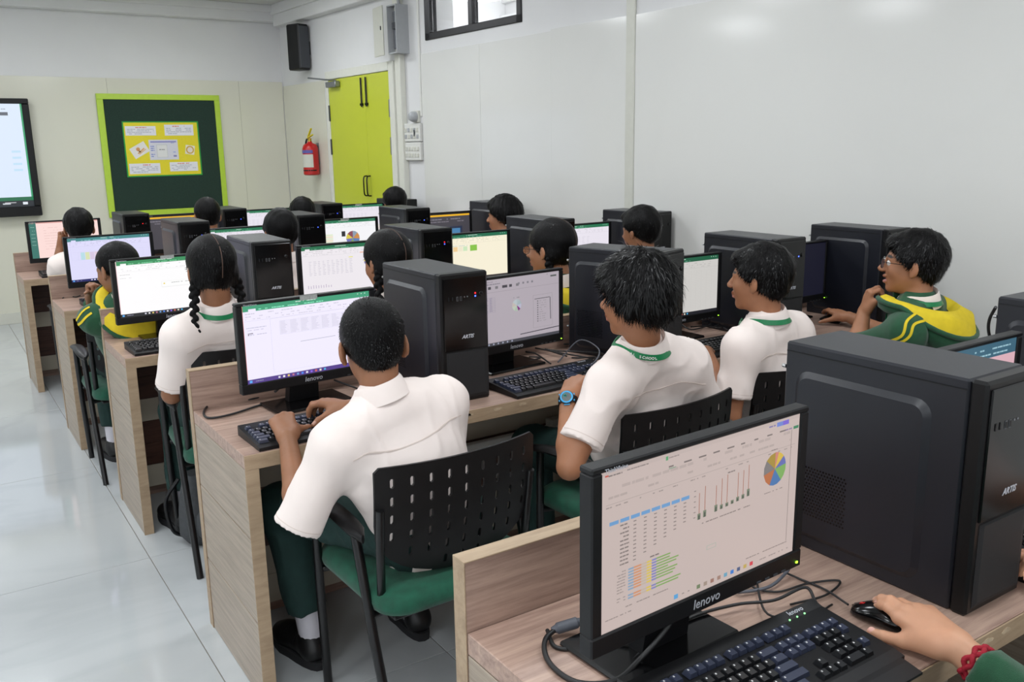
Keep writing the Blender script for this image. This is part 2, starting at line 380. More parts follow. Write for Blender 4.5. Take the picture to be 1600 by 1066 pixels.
# local frame: -Y runs along the wall towards the camera, -X looks into the room
def wl(y): return (y-9)/math.cos(WANG)
WY0, WY1, WZ0, WZ1 = wl(at_wall(816, 31)[1]), wl(at_wall(666, 66)[1]), 2.27, 2.80
STEP_Y, SEAM_Y, PIL_Y, DOOR_Y = at_wall(985, 200)[1], at_wall(862, 43)[1], at_wall(658, 86)[1], at_wall(611, 109)[1]
for nm, lo, hi, mt in (('wall_block', (0, -12, -.05), (.25, .3, WZ0), M_PAINT), ('wall_block', (0, -12, WZ1), (.25, .3, CEIL_Z), M_PAINT),
                       ('wall_block', (0, -12, WZ0), (.25, WY0, WZ1), M_PAINT), ('wall_block', (0, WY1, WZ0), (.25, .3, WZ1), M_PAINT)):
    q = MB(); q.span(lo, hi); q.build(nm, mt, wr)
seams = [wl(3.2), wl(STEP_Y), wl(SEAM_Y), wl((SEAM_Y+PIL_Y)/2), wl(PIL_Y)]
prev = -11.5
for k, e in enumerate(seams):
    if k == 1:
        prev = e+.03
    if k == 0:
        e1 = wl(STEP_Y-.04)
        while e1 > -11.5:
            q = MB(); q.span((-.008, max(-11.5, e1-2.4)+.0005, .08), (0, e1-.0005, 2.19), bev=.0006); q.build('wall_slab', M_WALLTILE2, wr); e1 -= 2.4
        continue
    if k > 1:
        q = MB(); dz = .012 if k == 2 else 0; q.span((-.008-.002*(k == 2), prev+.0008, .08), (0, e-.0008, 2.18+dz), bev=.001); q.build('wall_slab', M_WALLTILE2, wr); prev = e
q = MB(); q.span((-.016, wl(STEP_Y-.04), .08), (0, wl(STEP_Y)+.03, CEIL_Z), bev=.004); q.build('pilaster_strip', M_OFFWHITE, wr)
q = MB(); q.span((-.006, wl(8.02), .08), (0, wl(8.99), 2.10), bev=.001); q.build('wall_slab', M_WALLTILE, wr)
q = MB(); q.span((-.05, wl(PIL_Y+.25), 0), (0, wl(PIL_Y+.33), CEIL_Z), bev=.004); q.build('pilaster_strip', M_DOORFRAME, wr)
# cornices and skirting
b = MB(); b.span((ROOM_X0, WALL_Y-.12, 2.70), (3.25, WALL_Y, CEIL_Z), bev=.006); b.span((ROOM_X0, WALL_Y-.16, 2.785), (3.25, WALL_Y-.10, CEIL_Z), bev=.004); struct(b.build('trim_1', M_PAINT))
b = MB(); b.span((-.10, -11.5, 2.655), (0, -.1, CEIL_Z), bev=.006); b.span((-.13, -11.5, 2.76), (-.08, -.1, CEIL_Z), bev=.004)
o = struct(b.build('trim_2', M_PAINT)); o.location = (3.25, 9, 0); o.rotation_euler = (0, 0, WANG)
for nm, lo, hi in (('baseboard_front', (ROOM_X0, WALL_Y-.02, 0), (3.24, WALL_Y, .10)),):
    b = MB(); b.span(lo, hi, bev=.002); struct(b.build(nm, M_SKIRT))
b = MB(); b.span((-.02, -11.5, 0), (0, wl(6.5), .10), bev=.002); o = struct(b.build('baseboard_right', M_SKIRT)); o.location = (3.25, 9, 0); o.rotation_euler = (0, 0, WANG)
def wallmb(mb, name, mt, parent=None, smooth=None):
    o = mb.build(name, mt, parent, smooth)
    if parent is None: o.location = (3.25, 9, 0); o.rotation_euler = (0, 0, WANG)
    return o
def wallthing(name, label, cat, y, z, group=None):
    p = V(3.25, 9, 0)+WR@V(0, wl(y), z); return thing(name, label, cat, p, WANG, group)
# ceiling light panels
for px in (-1.9, .1, 2.1):
    for py in (-1.4, .9, 3.2, 5.4, 7.3):
        t = thing('ceiling_light', 'square white LED panel recessed in the ceiling', 'ceiling light', (px, py, CEIL_Z), 0, 'LED panels on the ceiling')
        q = MB(); q.span((-.31, -.31, -.012), (.31, .31, 0), bev=.003); q.build('frame', M_WHITEPLASTIC, t)
        q = MB(); q.add([(-.29, -.29, -.0125), (.29, -.29, -.0125), (.29, .29, -.0125), (-.29, .29, -.0125)], [(0, 3, 2, 1)]); q.build('diffuser', M_LAMP, t, fixn=False)
# ---- high window with dark frame, in the right wall (another room shows through it)
wn = bpy.data.objects.new('window_1', None); COL.objects.link(wn); struct(wn); wn.location = (3.25, 9, 0); wn.rotation_euler = (0, 0, WANG)
for lo, hi in (((-.012, WY0, WZ0), (.06, WY1, WZ0+.05)), ((-.012, WY0, WZ1-.05), (.06, WY1, WZ1)), ((-.012, WY0, WZ0), (.06, WY0+.05, WZ1)), ((-.012, WY1-.07, WZ0), (.06, WY1, WZ1)), ((-.008, (WY0+WY1)/2-.035, WZ0), (.05, (WY0+WY1)/2+.02, WZ1))):
    q = MB(); q.span(lo, hi, bev=.004); q.build('window_frame', M_DARKFRAME, wn)
for a0, a1 in ((WY0+.05, (WY0+WY1)/2-.035), ((WY0+WY1)/2+.02, WY1-.07)):
    q = MB(); q.span((.02, a0, WZ0+.05), (.024, a1, WZ1-.05)); q.build('pane', M_GLASS, wn)
q = MB(); q.span((.25, WY0-2, 2.0), (2.2, WY1+2, 2.02)); q.span((2.2, WY0-2, 2.0), (2.3, WY1+2, 3.3)); q.span((.25, WY1+2, 2.0), (2.3, WY1+2.1, 3.3)); q.span((.25, WY0-2.1, 2.0), (2.3, WY0-2, 3.3)); q.span((.25, WY0-2.1, 3.3), (2.3, WY1+2.1, 3.4)); q.span((2.12, WY0-2, 2.75), (2.2, WY1+2, 2.82)); q.span((2.15, WY0-2, 2.95), (2.2, WY1+2, 2.99))
o = struct(wallmb(q, 'wall_beyond_window', M_PAINT))
for k_ in range(5):  # unseen panels added so the room beyond the glass looks bright
  t = thing('ceiling_light', 'LED panel in the room behind the high window', 'ceiling light', V(3.25, 9, 3.3)+WR@V(1.2, (WY0+WY1)/2-1.6+.8*k_, 0), WANG, 'LED panels on the ceiling')
  q = MB(); q.span((-.31, -.31, -.012), (.31, .31, 0), bev=.003); q.build('frame', M_WHITEPLASTIC, t)
  q = MB(); q.add([(-.29, -.29, -.0125), (.29, -.29, -.0125), (.29, .29, -.0125), (-.29, .29, -.0125)], [(0, 3, 2, 1)]); q.build('diffuser', M_LAMP, t, fixn=False)
# ---- lime double door in the right wall
dr = bpy.data.objects.new('door_1', None); COL.objects.link(dr); struct(dr); dr.location = (3.25, 9, 0); dr.rotation_euler = (0, 0, WANG)
D0, D1, DM, DZ = wl(DOOR_Y), wl(at_wall(516, 127)[1]), wl(at_wall(572, 115)[1]), 2.095
for lo, hi in (((-.03, D0-.08, 0), (0, D0, DZ+.07)), ((-.03, D1, 0), (0, D1+.05, DZ+.07)), ((-.03, D0, DZ), (0, D1, DZ+.07))):
    q = MB(); q.span(lo, hi, bev=.004); q.build('door_frame', M_DOORFRAME, dr)
for a0, a1 in ((D0+.003, DM-.002), (DM+.002, D1-.003)):
    q = MB(); q.span((-.022, a0, .01), (-.002, a1, DZ-.004), bev=.002); leaf = q.build('door_leaf', M_LIME, dr)
    near = abs(a1-DM) < .01; hy = DM-.03 if near else DM+.03
    q = MB(); q.tube(spline([(-.022, hy, 1.25), (-.055, hy, 1.24), (-.06, hy, 1.165), (-.055, hy, 1.09), (-.022, hy, 1.08)], 5), .006, 8); q.build('handle', M_GLOSSBLACK, leaf, 40)
    q = MB(); q.tube([(-.032, hy*1.0+(-.01 if near else .02), 2.07), (-.032, hy+(-.01 if near else .02), 1.83)], .007, 8); q.box((-.03, hy+(-.01 if near else .02), 1.85), (.016, .04, .02)); q.build('tower_bolt', M_GLOSSBLACK, leaf, 40)
    for hz in (1.80, 1.50, .3):
        q = MB(); e = a0 if near else a1; q.box((-.026, e, hz), (.012, .02, .14), bev=.002); q.build('hinge', M_STEEL if near else M_GREYDARK, leaf)
q = MB(); q.box((-.05, D1-.15, DZ-.05), (.05, .20, .05), bev=.006); q.tube([(-.05, D1-.1, DZ-.01), (-.16, D1+.12, DZ+.02)], .008, 6); q.tube([(-.05, D1-.22, DZ-.02), (-.1, D1+.05, DZ+.01)], .006, 6); q.build('door_closer', M_GREYMETAL, dr, 40)
# ---- smart board, notice board on the front wall
t = thing('interactive_display', 'large black framed touch display on the front wall showing a pale spreadsheet', 'display', (.02, WALL_Y, .95))
bx0, bx1, bz0, bz1 = -.90, .92, .0, 1.0
q = MB(); q.span((bx0, -.085, bz0), (bx1, -.012, bz1), bev=.012); q.build('housing', M_BLACK, t)
for lo, hi in (((bx0, -.10, bz0), (bx1, -.08, bz0+.085)), ((bx0, -.10, bz1-.045), (bx1, -.08, bz1)), ((bx0, -.10, bz0+.0855), (bx0+.05, -.08, bz1-.0455)), ((bx1-.055, -.10, bz0+.0855), (bx1, -.08, bz1-.0455))):
    q = MB(); q.span(lo, hi, bev=.006); q.build('bezel', M_BLACK, t)
W_, H_ = bx1-bx0-.105, bz1-bz0-.13; rng = random.Random(4)
p = Print(W_, H_, ((bx0+bx1-.005)/2, -.0862, (bz0+.085+bz1-.045)/2))
p.rect(0, 0, 1, 1, (.86, .91, .98), 0); p.rect(0, .94, 1, 1, (.12, .14, .17), 1); p.rect(0, .905, 1, .94, (.12, .42, .28), 1); p.rect(0.992, .0, 1, .94, (.22, .62, .42), 1)
for k in range(6): p.words(.02+.16*k, .045, .14+.16*k, .012, (.7, .74, .8), rng); p.words(.02+.16*k, .095, .1+.16*k, .012, (.66, .7, .78), rng)
p.rect(.82, .085, .86, .11, (.45, .48, .52), 2); p.rect(.90, .08, .935, .112, (.38, .40, .44), 2)
for k in range(14): p.words(.02, .955, .0, .01, (.7, .7, .7), rng)
for k, u in enumerate((.72, .79, .86)): p.rect(u, .962, u+.035, .975, (.78, .8, .82), 2)
p.rect(.87, .955, .92, .962, (.8, .8, .82), 2); p.rect(.95, .955, .972, .98, (.9, .92, .95), 2)
for k in range(4): p.rect(.93, .45+.06*k, .97, .47+.06*k, (.76, .88, .96), 2)
for k in range(20): p.words(.03, .2+.03*k, .6, .004, (.80, .84, .9), rng, fill=.4)
p.build('screen', M_SCREEN, t)
t = thing('notice_board', 'dark green felt notice board in a lime frame with a yellow chart', 'notice board', (2.045, WALL_Y-.008, .89))
bw, bh = 1.10, 1.115
for lo, hi in (((-bw/2, -.025, 0), (bw/2, 0, .055)), ((-bw/2, -.025, bh-.05), (bw/2, 0, bh)), ((-bw/2, -.025, .0555), (-bw/2+.055, 0, bh-.0505)), ((bw/2-.05, -.025, .0555), (bw/2, 0, bh-.0505))):
    q = MB(); q.span(lo, hi, bev=.003); q.build('frame', M_LIMEF, t)
q = MB(); q.span((-bw/2+.04, -.014, .04), (bw/2-.04, -.002, bh-.04)); q.build('felt_panel', M_GREENFELT, t)
def paper(par, W, H, cx, cz, dep, paint, name='paper_sheet', tilt=0):
    c_, s_ = math.cos(tilt), math.sin(tilt)
    p = Print(W, H, (cx, -dep, cz), (c_, 0, s_), (-s_, 0, c_)); paint(p); return p.build(name, M_PRINT, par)
ch = thing('poster', 'yellow chart with white text cards and green border pinned on the felt', 'poster', (2.045-.013, WALL_Y-.0235, .89+.365))
def pt_(p): p.rect(0, 0, 1, 1, (.16, .62, .25), 0); p.rect(.018, .022, .982, .978, (.90, .84, .17), 1)
paper(ch, .685, .505, 0, .253, 0, pt_)
def card(title):
    def f(p):
        r = random.Random(len(title)); p.rect(0, 0, 1, 1, (.90, .90, .93), 0); p.words(.28, .1, .7, .1, (.85, .55, .52), r)
        for k in range(4): p.words(.06+.05*(k == 3), .3+.16*k, .94 if k < 3 else .6, .08, (.72, .73, .78), r)
    return f
for cx, cz, w_, h_, n in ((-.185, .42, .27, .085, 'a'), (.16, .425, .265, .10, 'bbbb'), (-.18, .075, .275, .095, 'cc'), (.175, .085, .26, .085, 'ddd')):
    paper(ch, w_, h_, cx, cz, .0012, card(n), 'text_card')
def shot(p):
    r = random.Random(2); p.rect(0, 0, 1, 1, (.84, .84, .88), 0); p.rect(.06, .07, .95, .14, (.55, .55, .78), 1)
    for k in range(7): p.words(.05, .2+.1*k, .19, .05, (.5, .55, .8), r)
    p.rect(.26, .25, .62, .88, (.72, .74, .72), 1); p.rect(.27, .265, .61, .865, (.88, .88, .88), 2); p.words(.34, .47, .54, .04, (.5, .5, .5), r, 3)
    p.words(.7, .15, .88, .03, (.55, .6, .8), r); p.words(.68, .6, .92, .05, (.6, .66, .85), r); p.words(.68, .78, .95, .08, (.5, .5, .7), r)
paper(ch, .262, .185, .005, .245, .0012, shot, 'text_card')
def art1(p):
    p.rect(0, 0, 1, 1, (.90, .89, .88), 0); p.line(.3, .7, .8, .55, .012, (.88, .68, .45), 2); p.line(.35, .8, .85, .68, .008, (.88, .7, .5), 2); p.pie(.45, .38, .018, [(1, (.86, .62, .40))], 2); p.line(.42, .5, .5, .7, .012, (.86, .62, .4), 2)
paper(ch, .15, .105, -.212, .245, .0014, art1, 'text_card', .5)
def art2(p):
    p.rect(0, 0, 1, 1, (.92, .90, .84), 0); p.pie(.5, .5, .038, [(1, (.82, .66, .25))], 2); p.pie(.5, .5, .026, [(1, (.90, .86, .84))], 3)
paper(ch, .085, .085, .245, .24, .0014, art2, 'text_card', -.15)
# ---- loudspeaker, distribution box, switches, extinguisher
t = wallthing('loudspeaker', 'slim black wall loudspeaker near the ceiling corner', 'loudspeaker', at_wall(484, 110)[1], 2.205)
R_ = rotz(.30)
q = MB(); q.box((-.10, 0, .205), (.13, .17, .41), R_, bev=.012); q.build('cabinet', M_BLACK, t)
q = MB(); q.box(V(-.10, 0, .205)+R_@V(0, -.086, .0), (.115, .008, .37), R_, bev=.003); q.build('grille', mat('speaker_grille', (.26, .27, .29), .7, bump=.6, bscale=700), t)
q = MB(); q.tube([(0, 0, .2), (-.06, 0, .2)], .02, 8); q.box((-.004, 0, .2), (.008, .08, .12)); q.build('bracket', M_BLACK, t)
t = wallthing('distribution_box', 'grey metal electrical box with its door hanging open above the lime door', 'electrical box', at_wall(633, 85)[1], 2.20)
q = MB(); q.span((-.11, -.07, 0), (0, -.06, .36)); q.span((-.11, .06, 0), (0, .07, .36)); q.span((-.11, -.06, 0), (0, .06, .01)); q.span((-.11, -.06, .35), (0, .06, .36)); q.span((-.012, -.06, .01), (0, .06, .35)); q.build('housing', M_GREYBOX, t)
q = MB(); q.span((-.07, -.05, .04), (-.02, .05, .32), bev=.004)
q.build('breaker_panel', M_GREYMETAL, t)
for k in range(3): q = MB(); q.box((-.075, -.030+.030*k, .21), (.02, .022, .05), bev=.003); q.build('breaker_switch', M_GREYDARK, t)
q = MB(); q.box((-.125, .185, .18), (.010, .21, .37), rotz(-.14), bev=.002); dd = q.build('box_door', M_OFFWHITE, t)
q = MB(); q.box((-.135, .12, .2), (.02, .012, .03), bev=.002); q.build('latch', M_BLACK, dd)
q = MB(); q.tube(spline([(-.05, -.02, .36), (-.06, -.03, .42), (-.02, -.06, .46), (0, -.07, .5)], 6), .012, 8); q.build('conduit', M_GREYBOX, t, 60)
t = wallthing('switch_board', 'white modular switch plate beside the lime door', 'switch', at_wall(649, 252)[1], 1.385)
for k, zz in enumerate((.0, .145)):
    q = MB(); q.span((-.03, -.135, zz), (0, .135, zz+.14), bev=.005); pl = q.build('switch_plate', M_WHITEPLASTIC, t)
    for r_ in range(2):
        for c_ in range(5):
            q = MB(); q.box((-.032, -.10+.045*c_, zz+.04+.05*r_), (.008, .026, .03), bev=.002); q.build('rocker' if not (k and c_ == 0 and r_ == 0) else 'indicator', M_OFFWHITE if (k == 0 or (c_+r_) % 2) else M_GREYBOX, pl)
q = MB(); q.box((-.035, -.06, .21), (.008, .014, .05), bev=.002); q.build('regulator', M_GREYDARK, t)
t = wallthing('sensor', 'small round beige sensor on the wall above the switch plate', 'sensor', at_wall(653, 195)[1], 1.68)
q = MB(); q.box((-.01, 0, .04), (.02, .09, .09), bev=.004); q.build('base_plate', M_OFFWHITE, t)
q = MB(); q.lathe([(.04, 0), (.04, .03), (.03, .05), (.01, .055)], (-.02, 0, .04), 16, np.array([[0, 0, -1], [0, 1, 0], [1, 0, 0.]])); q.build('cap', M_GREYBOX, t, 50)
q = MB(); q.span((-.012, -.075, .0), (0, -.05, .97), bev=.002); q.build('conduit', M_WHITEPLASTIC, wallthing('cable_trunking', 'thin white cable trunking running up to the ceiling', 'trunking', at_wall(654, 195)[1], 1.72))
t = wallthing('fire_extinguisher', 'red fire extinguisher with yellow handle hung on the wall', 'fire extinguisher', at_wall(500, 270)[1], 1.24)
q = MB(); q.lathe([(.062, 0), (.075, .01), (.075, .25), (.06, .285), (.025, .30), (.02, .315)], (-.085, 0, 0), 24); q.build('cylinder', M_RED, t, 50)
def ringlabel(z0, z1, a0, a1, mt, nm):
    q = MB(); n = 10; vs = []; fs = []
    for k in range(n+1):
        a = a0+(a1-a0)*k/n
        for z in (z0, z1): vs.append((-.085+.0757*math.cos(a), .0757*math.sin(a), z))
    for k in range(n): fs.append((2*k, 2*k+2, 2*k+3, 2*k+1))
    q.add(vs, fs); return q.build(nm, mt, t, 80)
ringlabel(.075, .195, 2.3, 4.6, M_OFFWHITE, 'label'); ringlabel(.205, .235, 2.3, 4.6, mat('blue_label', (.35, .33, .62), .5), 'label'); ringlabel(.04, .052, 1.8, 5, M_BLACK, 'label')
q = MB(); q.tube([(-.085, 0, .31), (-.085, 0, .345)], .018, 10); q.build('valve', mat('brass', (.75, .62, .25), .3, metal=.8), t, 40)
q = MB(); q.box((-.10, -.05, .36), (.02, .12, .012), rotaxis((1, 0, 0), -.25), bev=.003); q.box((-.10, -.045, .395), (.02, .11, .012), rotaxis((1, 0, 0), -.75), bev=.003); q.build('squeeze_handle', mat('yellow_plastic', (.85, .78, .12), .4), t)
q = MB(); q.tube(spline([(-.085, .01, .335), (-.085, .07, .33), (-.085, .10, .26), (-.085, .09, .16)], 6), .009, 8); q.build('hose', M_BLACK, t, 60)
q = MB(); q.box((-.006, 0, .2), (.012, .05, .2)); q.build('wall_bracket', M_GREYMETAL, t)

# ---------------------------------------------------------------- desk rows
DESK_Z = .725
ROWS = [  # near edge y, left end x, depth, partition top
    (.655, .655, .515, .850), (2.20, .622, .53, .850), (3.565, .592, .475, .850), (4.85, .55, .475, .850), (6.235, .505, .475, .850)]
ORD = ['nearest the back of the room', 'second from the back of the room', 'in the middle of the room', 'second from the front wall', 'facing the front wall']
STRIPES = ['bcbcbc', 'ccbbcc', 'bbcbbc', 'bbcbbc', 'bbcbbc']
def desk_row(i):
    y0, x0, dep, zt = ROWS[i]; y1 = y0+dep; xe = wall_x(y1)-(.03 if i < 4 else .08)
    t = thing('computer_desk', 'long wood laminate computer desk with low back partition, '+ORD[i], 'desk', (x0, y0, 0))
    L = xe-x0; D = dep
    zs = [0, .245, .49, DESK_Z-.038]
    for k in range(3):
        q = MB(); q.span((0, 0, zs[k]+.0018), (.034, D-.036, zs[k+1]-.0018), bev=.0012); q.build('end_board', M_LAMV, t)
    q = MB(); q.span((.008, .008, .01), (.026, D-.045, DESK_Z-.045)); q.build('end_core', M_GREYDARK, t)
    q = MB(); q.span((-.001, -.002, 0), (.036, 0, DESK_Z-.04), bev=.0006); q.build('edge_band', M_EDGE, t)
    q = MB(); q.span((0, .002, DESK_Z-.038), (L, D-.036, DESK_Z), bev=.0015); wt = q.build('worktop', M_LAM, t)
    q = MB(); q.span((0, -.002, DESK_Z-.042), (L, .001, DESK_Z-.001), bev=.0007); q.build('edge_band', M_EDGE, wt)
    q = MB(); q.span((0, D-.034, 0), (L, D, zt-.003), bev=.001); pa = q.build('partition', M_LAM, t)
    q = MB(); q.span((-.001, D-.036, zt-.003), (L, D+.001, zt), bev=.0008); q.build('edge_band', M_EDGE, pa)
    q = MB(); q.span((-.0025, D-.035, 0), (.0, D+.001, zt), bev=.0006); q.build('edge_band', M_EDGE, pa)
    # modesty boards below the top
    s = STRIPES[i]; h = (DESK_Z-.075-.05)/len(s); z = DESK_Z-.075
    for k, ch in enumerate(s):
        q = MB(); off = .002 if ch == 'b' else 0; q.span((.036, D-.075-off, z-h+.0006), (L-.02, D-.055, z-.0006), bev=.0008); q.build('modesty_board', M_BROWN if ch == 'b' else M_CREAM, t); z -= h
    for xd in (1.42,):
        q = MB(); q.span((xd-.017, .05, 0), (xd+.017, D-.075, DESK_Z-.04), bev=.001); q.build('divider_panel', M_LAMV, t)
    q = MB(); q.span((L-.034, 0, 0), (L, D-.036, DESK_Z-.04), bev=.001); q.build('end_board', M_LAMV, t)
    rng = random.Random(i)
    for k in range(16 if i in (0, 1) else 6):                           # chipped front edge
        x = rng.uniform(.5, 1.75) if i else rng.uniform(.62, 1.2); w_ = rng.uniform(.008, .03)
        pts = [(x+w_*math.cos(a)*rng.uniform(.6, 1), -.006+rng.uniform(.4, 1)*.007*math.sin(a)) for a in np.linspace(0, 2*PI, 9)[:-1]]
        q = MB(); q.prism([(p[0], DESK_Z-.008+p[1]) for p in pts], (0, -.0022, 0), (1, 0, 0), (0, 0, 1), (0, -1, 0), .0006); q.build('chip', M_CHIP if i else (M_CHIP if k % 3 else M_GREYDARK), wt)
    return t
for i in range(5): desk_row(i)
# power sockets under the second desk row
p_ = at_y(862, 664, 2.20+.45)
for k, x in enumerate((p_[0], p_[0]+.72)):
    t = thing('power_box', ['white socket box fixed under the desk behind the boy with the watch', 'white socket box fixed under the desk behind the boy with short black hair'][k], 'socket box', (x, 2.20+.455-.045, p_[2]-.05))
    q = MB(); q.span((-.06, -.045, 0), (.06, 0, .10), bev=.004); q.build('housing', M_OFFWHITE, t)
    q = MB(); q.box((-.02, -.047, .06), (.04, .006, .04), bev=.002); q.build('rocker', M_WHITEPLASTIC, t)
    q = MB(); q.tube([(.035, -.045, .05), (.035, -.08, .05)], .016, 10); q.tube(spline([(.035, -.078, .05), (.035, -.11, .03), (.04, -.10, -.06), (.05, -.03, -.15)], 6), .004, 6); q.build('plug', M_BLACK, t, 50)
t = thing('cable_duct', 'white cable duct on the boards under the desk with the socket boxes', 'duct', (.622+.8, 2.20+.455-.03, .42))
q = MB(); q.span((0, -.025, 0), (1.7, 0, .035), bev=.003); q.build('duct', M_WHITEPLASTIC, t)

# ---------------------------------------------------------------- screen pictures
SW, SH = .408, .229
def P0(): return Print(SW, SH)
def ui(p, head=(.13, .45, .30), bg=(.93, .91, .97), task=(.18, .16, .32), rng=None, tabs=True):
    p.rect(0, 0, 1, 1, bg, 0); p.rect(0, 0, 1, .075, head, 1)
    if tabs: p.rect(.045, .045, .10, .075, bg, 2)
    p.words(.12, .052, .62, .01, tuple(min(1, x+.35) for x in head), rng, 2, .6); p.words(.40, .018, .56, .01, (.85, .92, .88), rng, 2)
    for k in range(3): p.rect(.90+.03*k, .02, .908+.03*k, .032, (.85, .92, .88), 2)
    p.words(.02, .10, .9, .012, tuple(x*.86 for x in bg), rng, 2, .45); p.words(.02, .135, .9, .012, tuple(x*.88 for x in bg), rng, 2, .45); p.words(.02, .17, .9, .008, tuple(x*.84 for x in bg), rng, 2, .35)
    p.rect(0, .195, 1, .197, tuple(x*.82 for x in bg), 2)
    p.rect(0, .945, 1, 1, task, 1); p.rect(.015, .957, .035, .988, (.35, .68, .95), 2)
    cols = [(.85, .85, .9), (.95, .95, .95), (.9, .8, .45), (.75, .45, .55), (.45, .65, .85), (.3, .55, .95), (.9, .9, .95), (.55, .4, .9), (.85, .4, .35), (.9, .88, .8), (.3, .7, .9)]
    for k, c_ in enumerate(cols): p.rect(.23+.036*k, .960, .246+.036*k, .986, c_, 2)
    p.words(.06, .968, .12, .01, (.6, .6, .7), rng, 2)
def grid(p, u0, v0, u1, v1, nc, nr, col, w=.0008):
    for k in range(nc+1): u = u0+(u1-u0)*k/nc; p.line(u, v0, u, v1, w, col)
    for k in range(nr+1): v = v0+(v1-v0)*k/nr; p.line(u0, v, u1, v, w*.7, col)
def table(p, u0, v0, u1, v1, nc, nr, col, rng, h=.009):
    for r in range(nr):
        for c_ in range(nc):
            u = u0+(u1-u0)*c_/nc; v = v0+(v1-v0)*r/nr; ww = rng.uniform(.35, .7)*(u1-u0)/nc; p.rect(u, v, u+ww, v+h, col, 2)
PIES = [(.12, (.55, .62, .70)), (.15, (.80, .55, .30)), (.2, (.35, .50, .72)), (.13, (.50, .65, .35)), (.14, (.45, .45, .72)), (.12, (.85, .78, .30)), (.14, (.55, .30, .35))]
def scr_lilac_table(p, r):
    ui(p, (.25, .62, .47), (.945, .925, .995), (.33, .24, .55), r); grid(p, .20, .20, .98, .90, 1, 1, (.80, .79, .88), .0006)
    grid(p, .27, .245, .93, .42, 8, 10, (.80, .79, .86)); table(p, .275, .25, .93, .42, 8, 10, (.84, .82, .90), r, .006)
    p.words(.02, .28, .17, .01, (.78, .77, .85), r); p.words(.02, .31, .15, .01, (.82, .8, .88), r); p.words(.03, .35, .07, .012, (.5, .48, .55), r); p.words(.04, .37, .17, .01, (.78, .77, .85), r)
    p.line(.42, .55, .70, .545, .0016, (.72, .72, .78)); p.rect(.03, .365, .037, .38, (.4, .3, .35), 3); p.rect(0, .0, .004, .945, (.95, .55, .50), 3)
def scr_white_popup(p, r):
    ui(p, (.22, .56, .36), (.985, .98, .985), (.13, .14, .16), r); p.words(.03, .24, .13, .01, (.8, .8, .8), r); p.words(.03, .30, .14, .01, (.85, .85, .85), r)
    p.rect(.42, .42, .85, .53, (.90, .90, .90), 3); p.rect(.423, .424, .847, .522, (.985, .985, .985), 4); p.rect(.44, .45, .455, .475, (.92, .82, .35), 5); p.words(.48, .45, .82, .012, (.7, .7, .7), r, 5); p.rect(.001, 0, .008, .945, (.97, .86, .87), 3)
def scr_bars(p, r):
    ui(p, (.26, .52, .53), (.87, .86, .98), (.16, .16, .40), r)
    for k, c_ in enumerate([(.72, .86, .90), (.85, .88, .70), (.84, .78, .88), (.87, .80, .86), (.80, .45, .30), (.25, .42, .80)]): p.rect(.14+.055*k, .33, .19+.055*k, .50, c_, 3)
    grid(p, .03, .32, .98, .5, 12, 1, (.80, .80, .90))
def scr_pink(p, r):
    p.rect(0, 0, 1, 1, (.98, .86, .84), 0); p.rect(0, 0, .10, 1, (.20, .45, .41), 1); p.rect(0, 0, 1, .03, (.85, .62, .60), 1)
    for k in range(6): p.words(.02, .12+.1*k, .08, .012, (.6, .75, .7), r)
    for k in range(9): p.words(.2, .15+.075*k, .2+r.uniform(.2, .6), .012, (.88, .74, .72), r)
def scr_pie_small(p, r):
    ui(p, (.13, .43, .29), (.93, .91, .93), (.18, .17, .26), r); table(p, .08, .30, .62, .60, 10, 9, (.82, .80, .84), r, .012); p.rect(.56, .26, .61, .275, (.90, .88, .35), 4)
    for k in range(10): p.line(.06+.03*k, .84, .06+.03*k, .84-r.uniform(.03, .10), .003, (.72, .66, .76))
    p.pie(.80, .38, .022, PIES)
    p.rect(.70, .18, .76, .20, (.92, .70, .60), 3)
def scr_pie_big(p, r):
    ui(p, (.13, .45, .31), (.955, .955, .965), (.18, .18, .22), r); p.rect(.44, .30, .50, .44, (.18, .18, .2), 3); p.pie(.62, .50, .045, PIES)
    for k in range(6): p.rect(.05, .36+.05*k, .30, .40+.05*k, [(.88, .92, .80), (.93, .88, .78)][k % 2], 2)
def scr_cream(p, r):
    ui(p, (.12, .42, .30), (.965, .935, .84), (.22, .2, .2), r)
    for k, c_ in enumerate([(.95, .72, .66), (.94, .80, .58), (.93, .90, .80), (.80, .90, .74)]): p.rect(.14+.07*k, .26, .20+.07*k, .36, c_, 2)
    p.rect(.45, .24, .55, .37, (.53, .76, .28), 3); p.words(.03, .235, .42, .01, (.62, .75, .78), r)
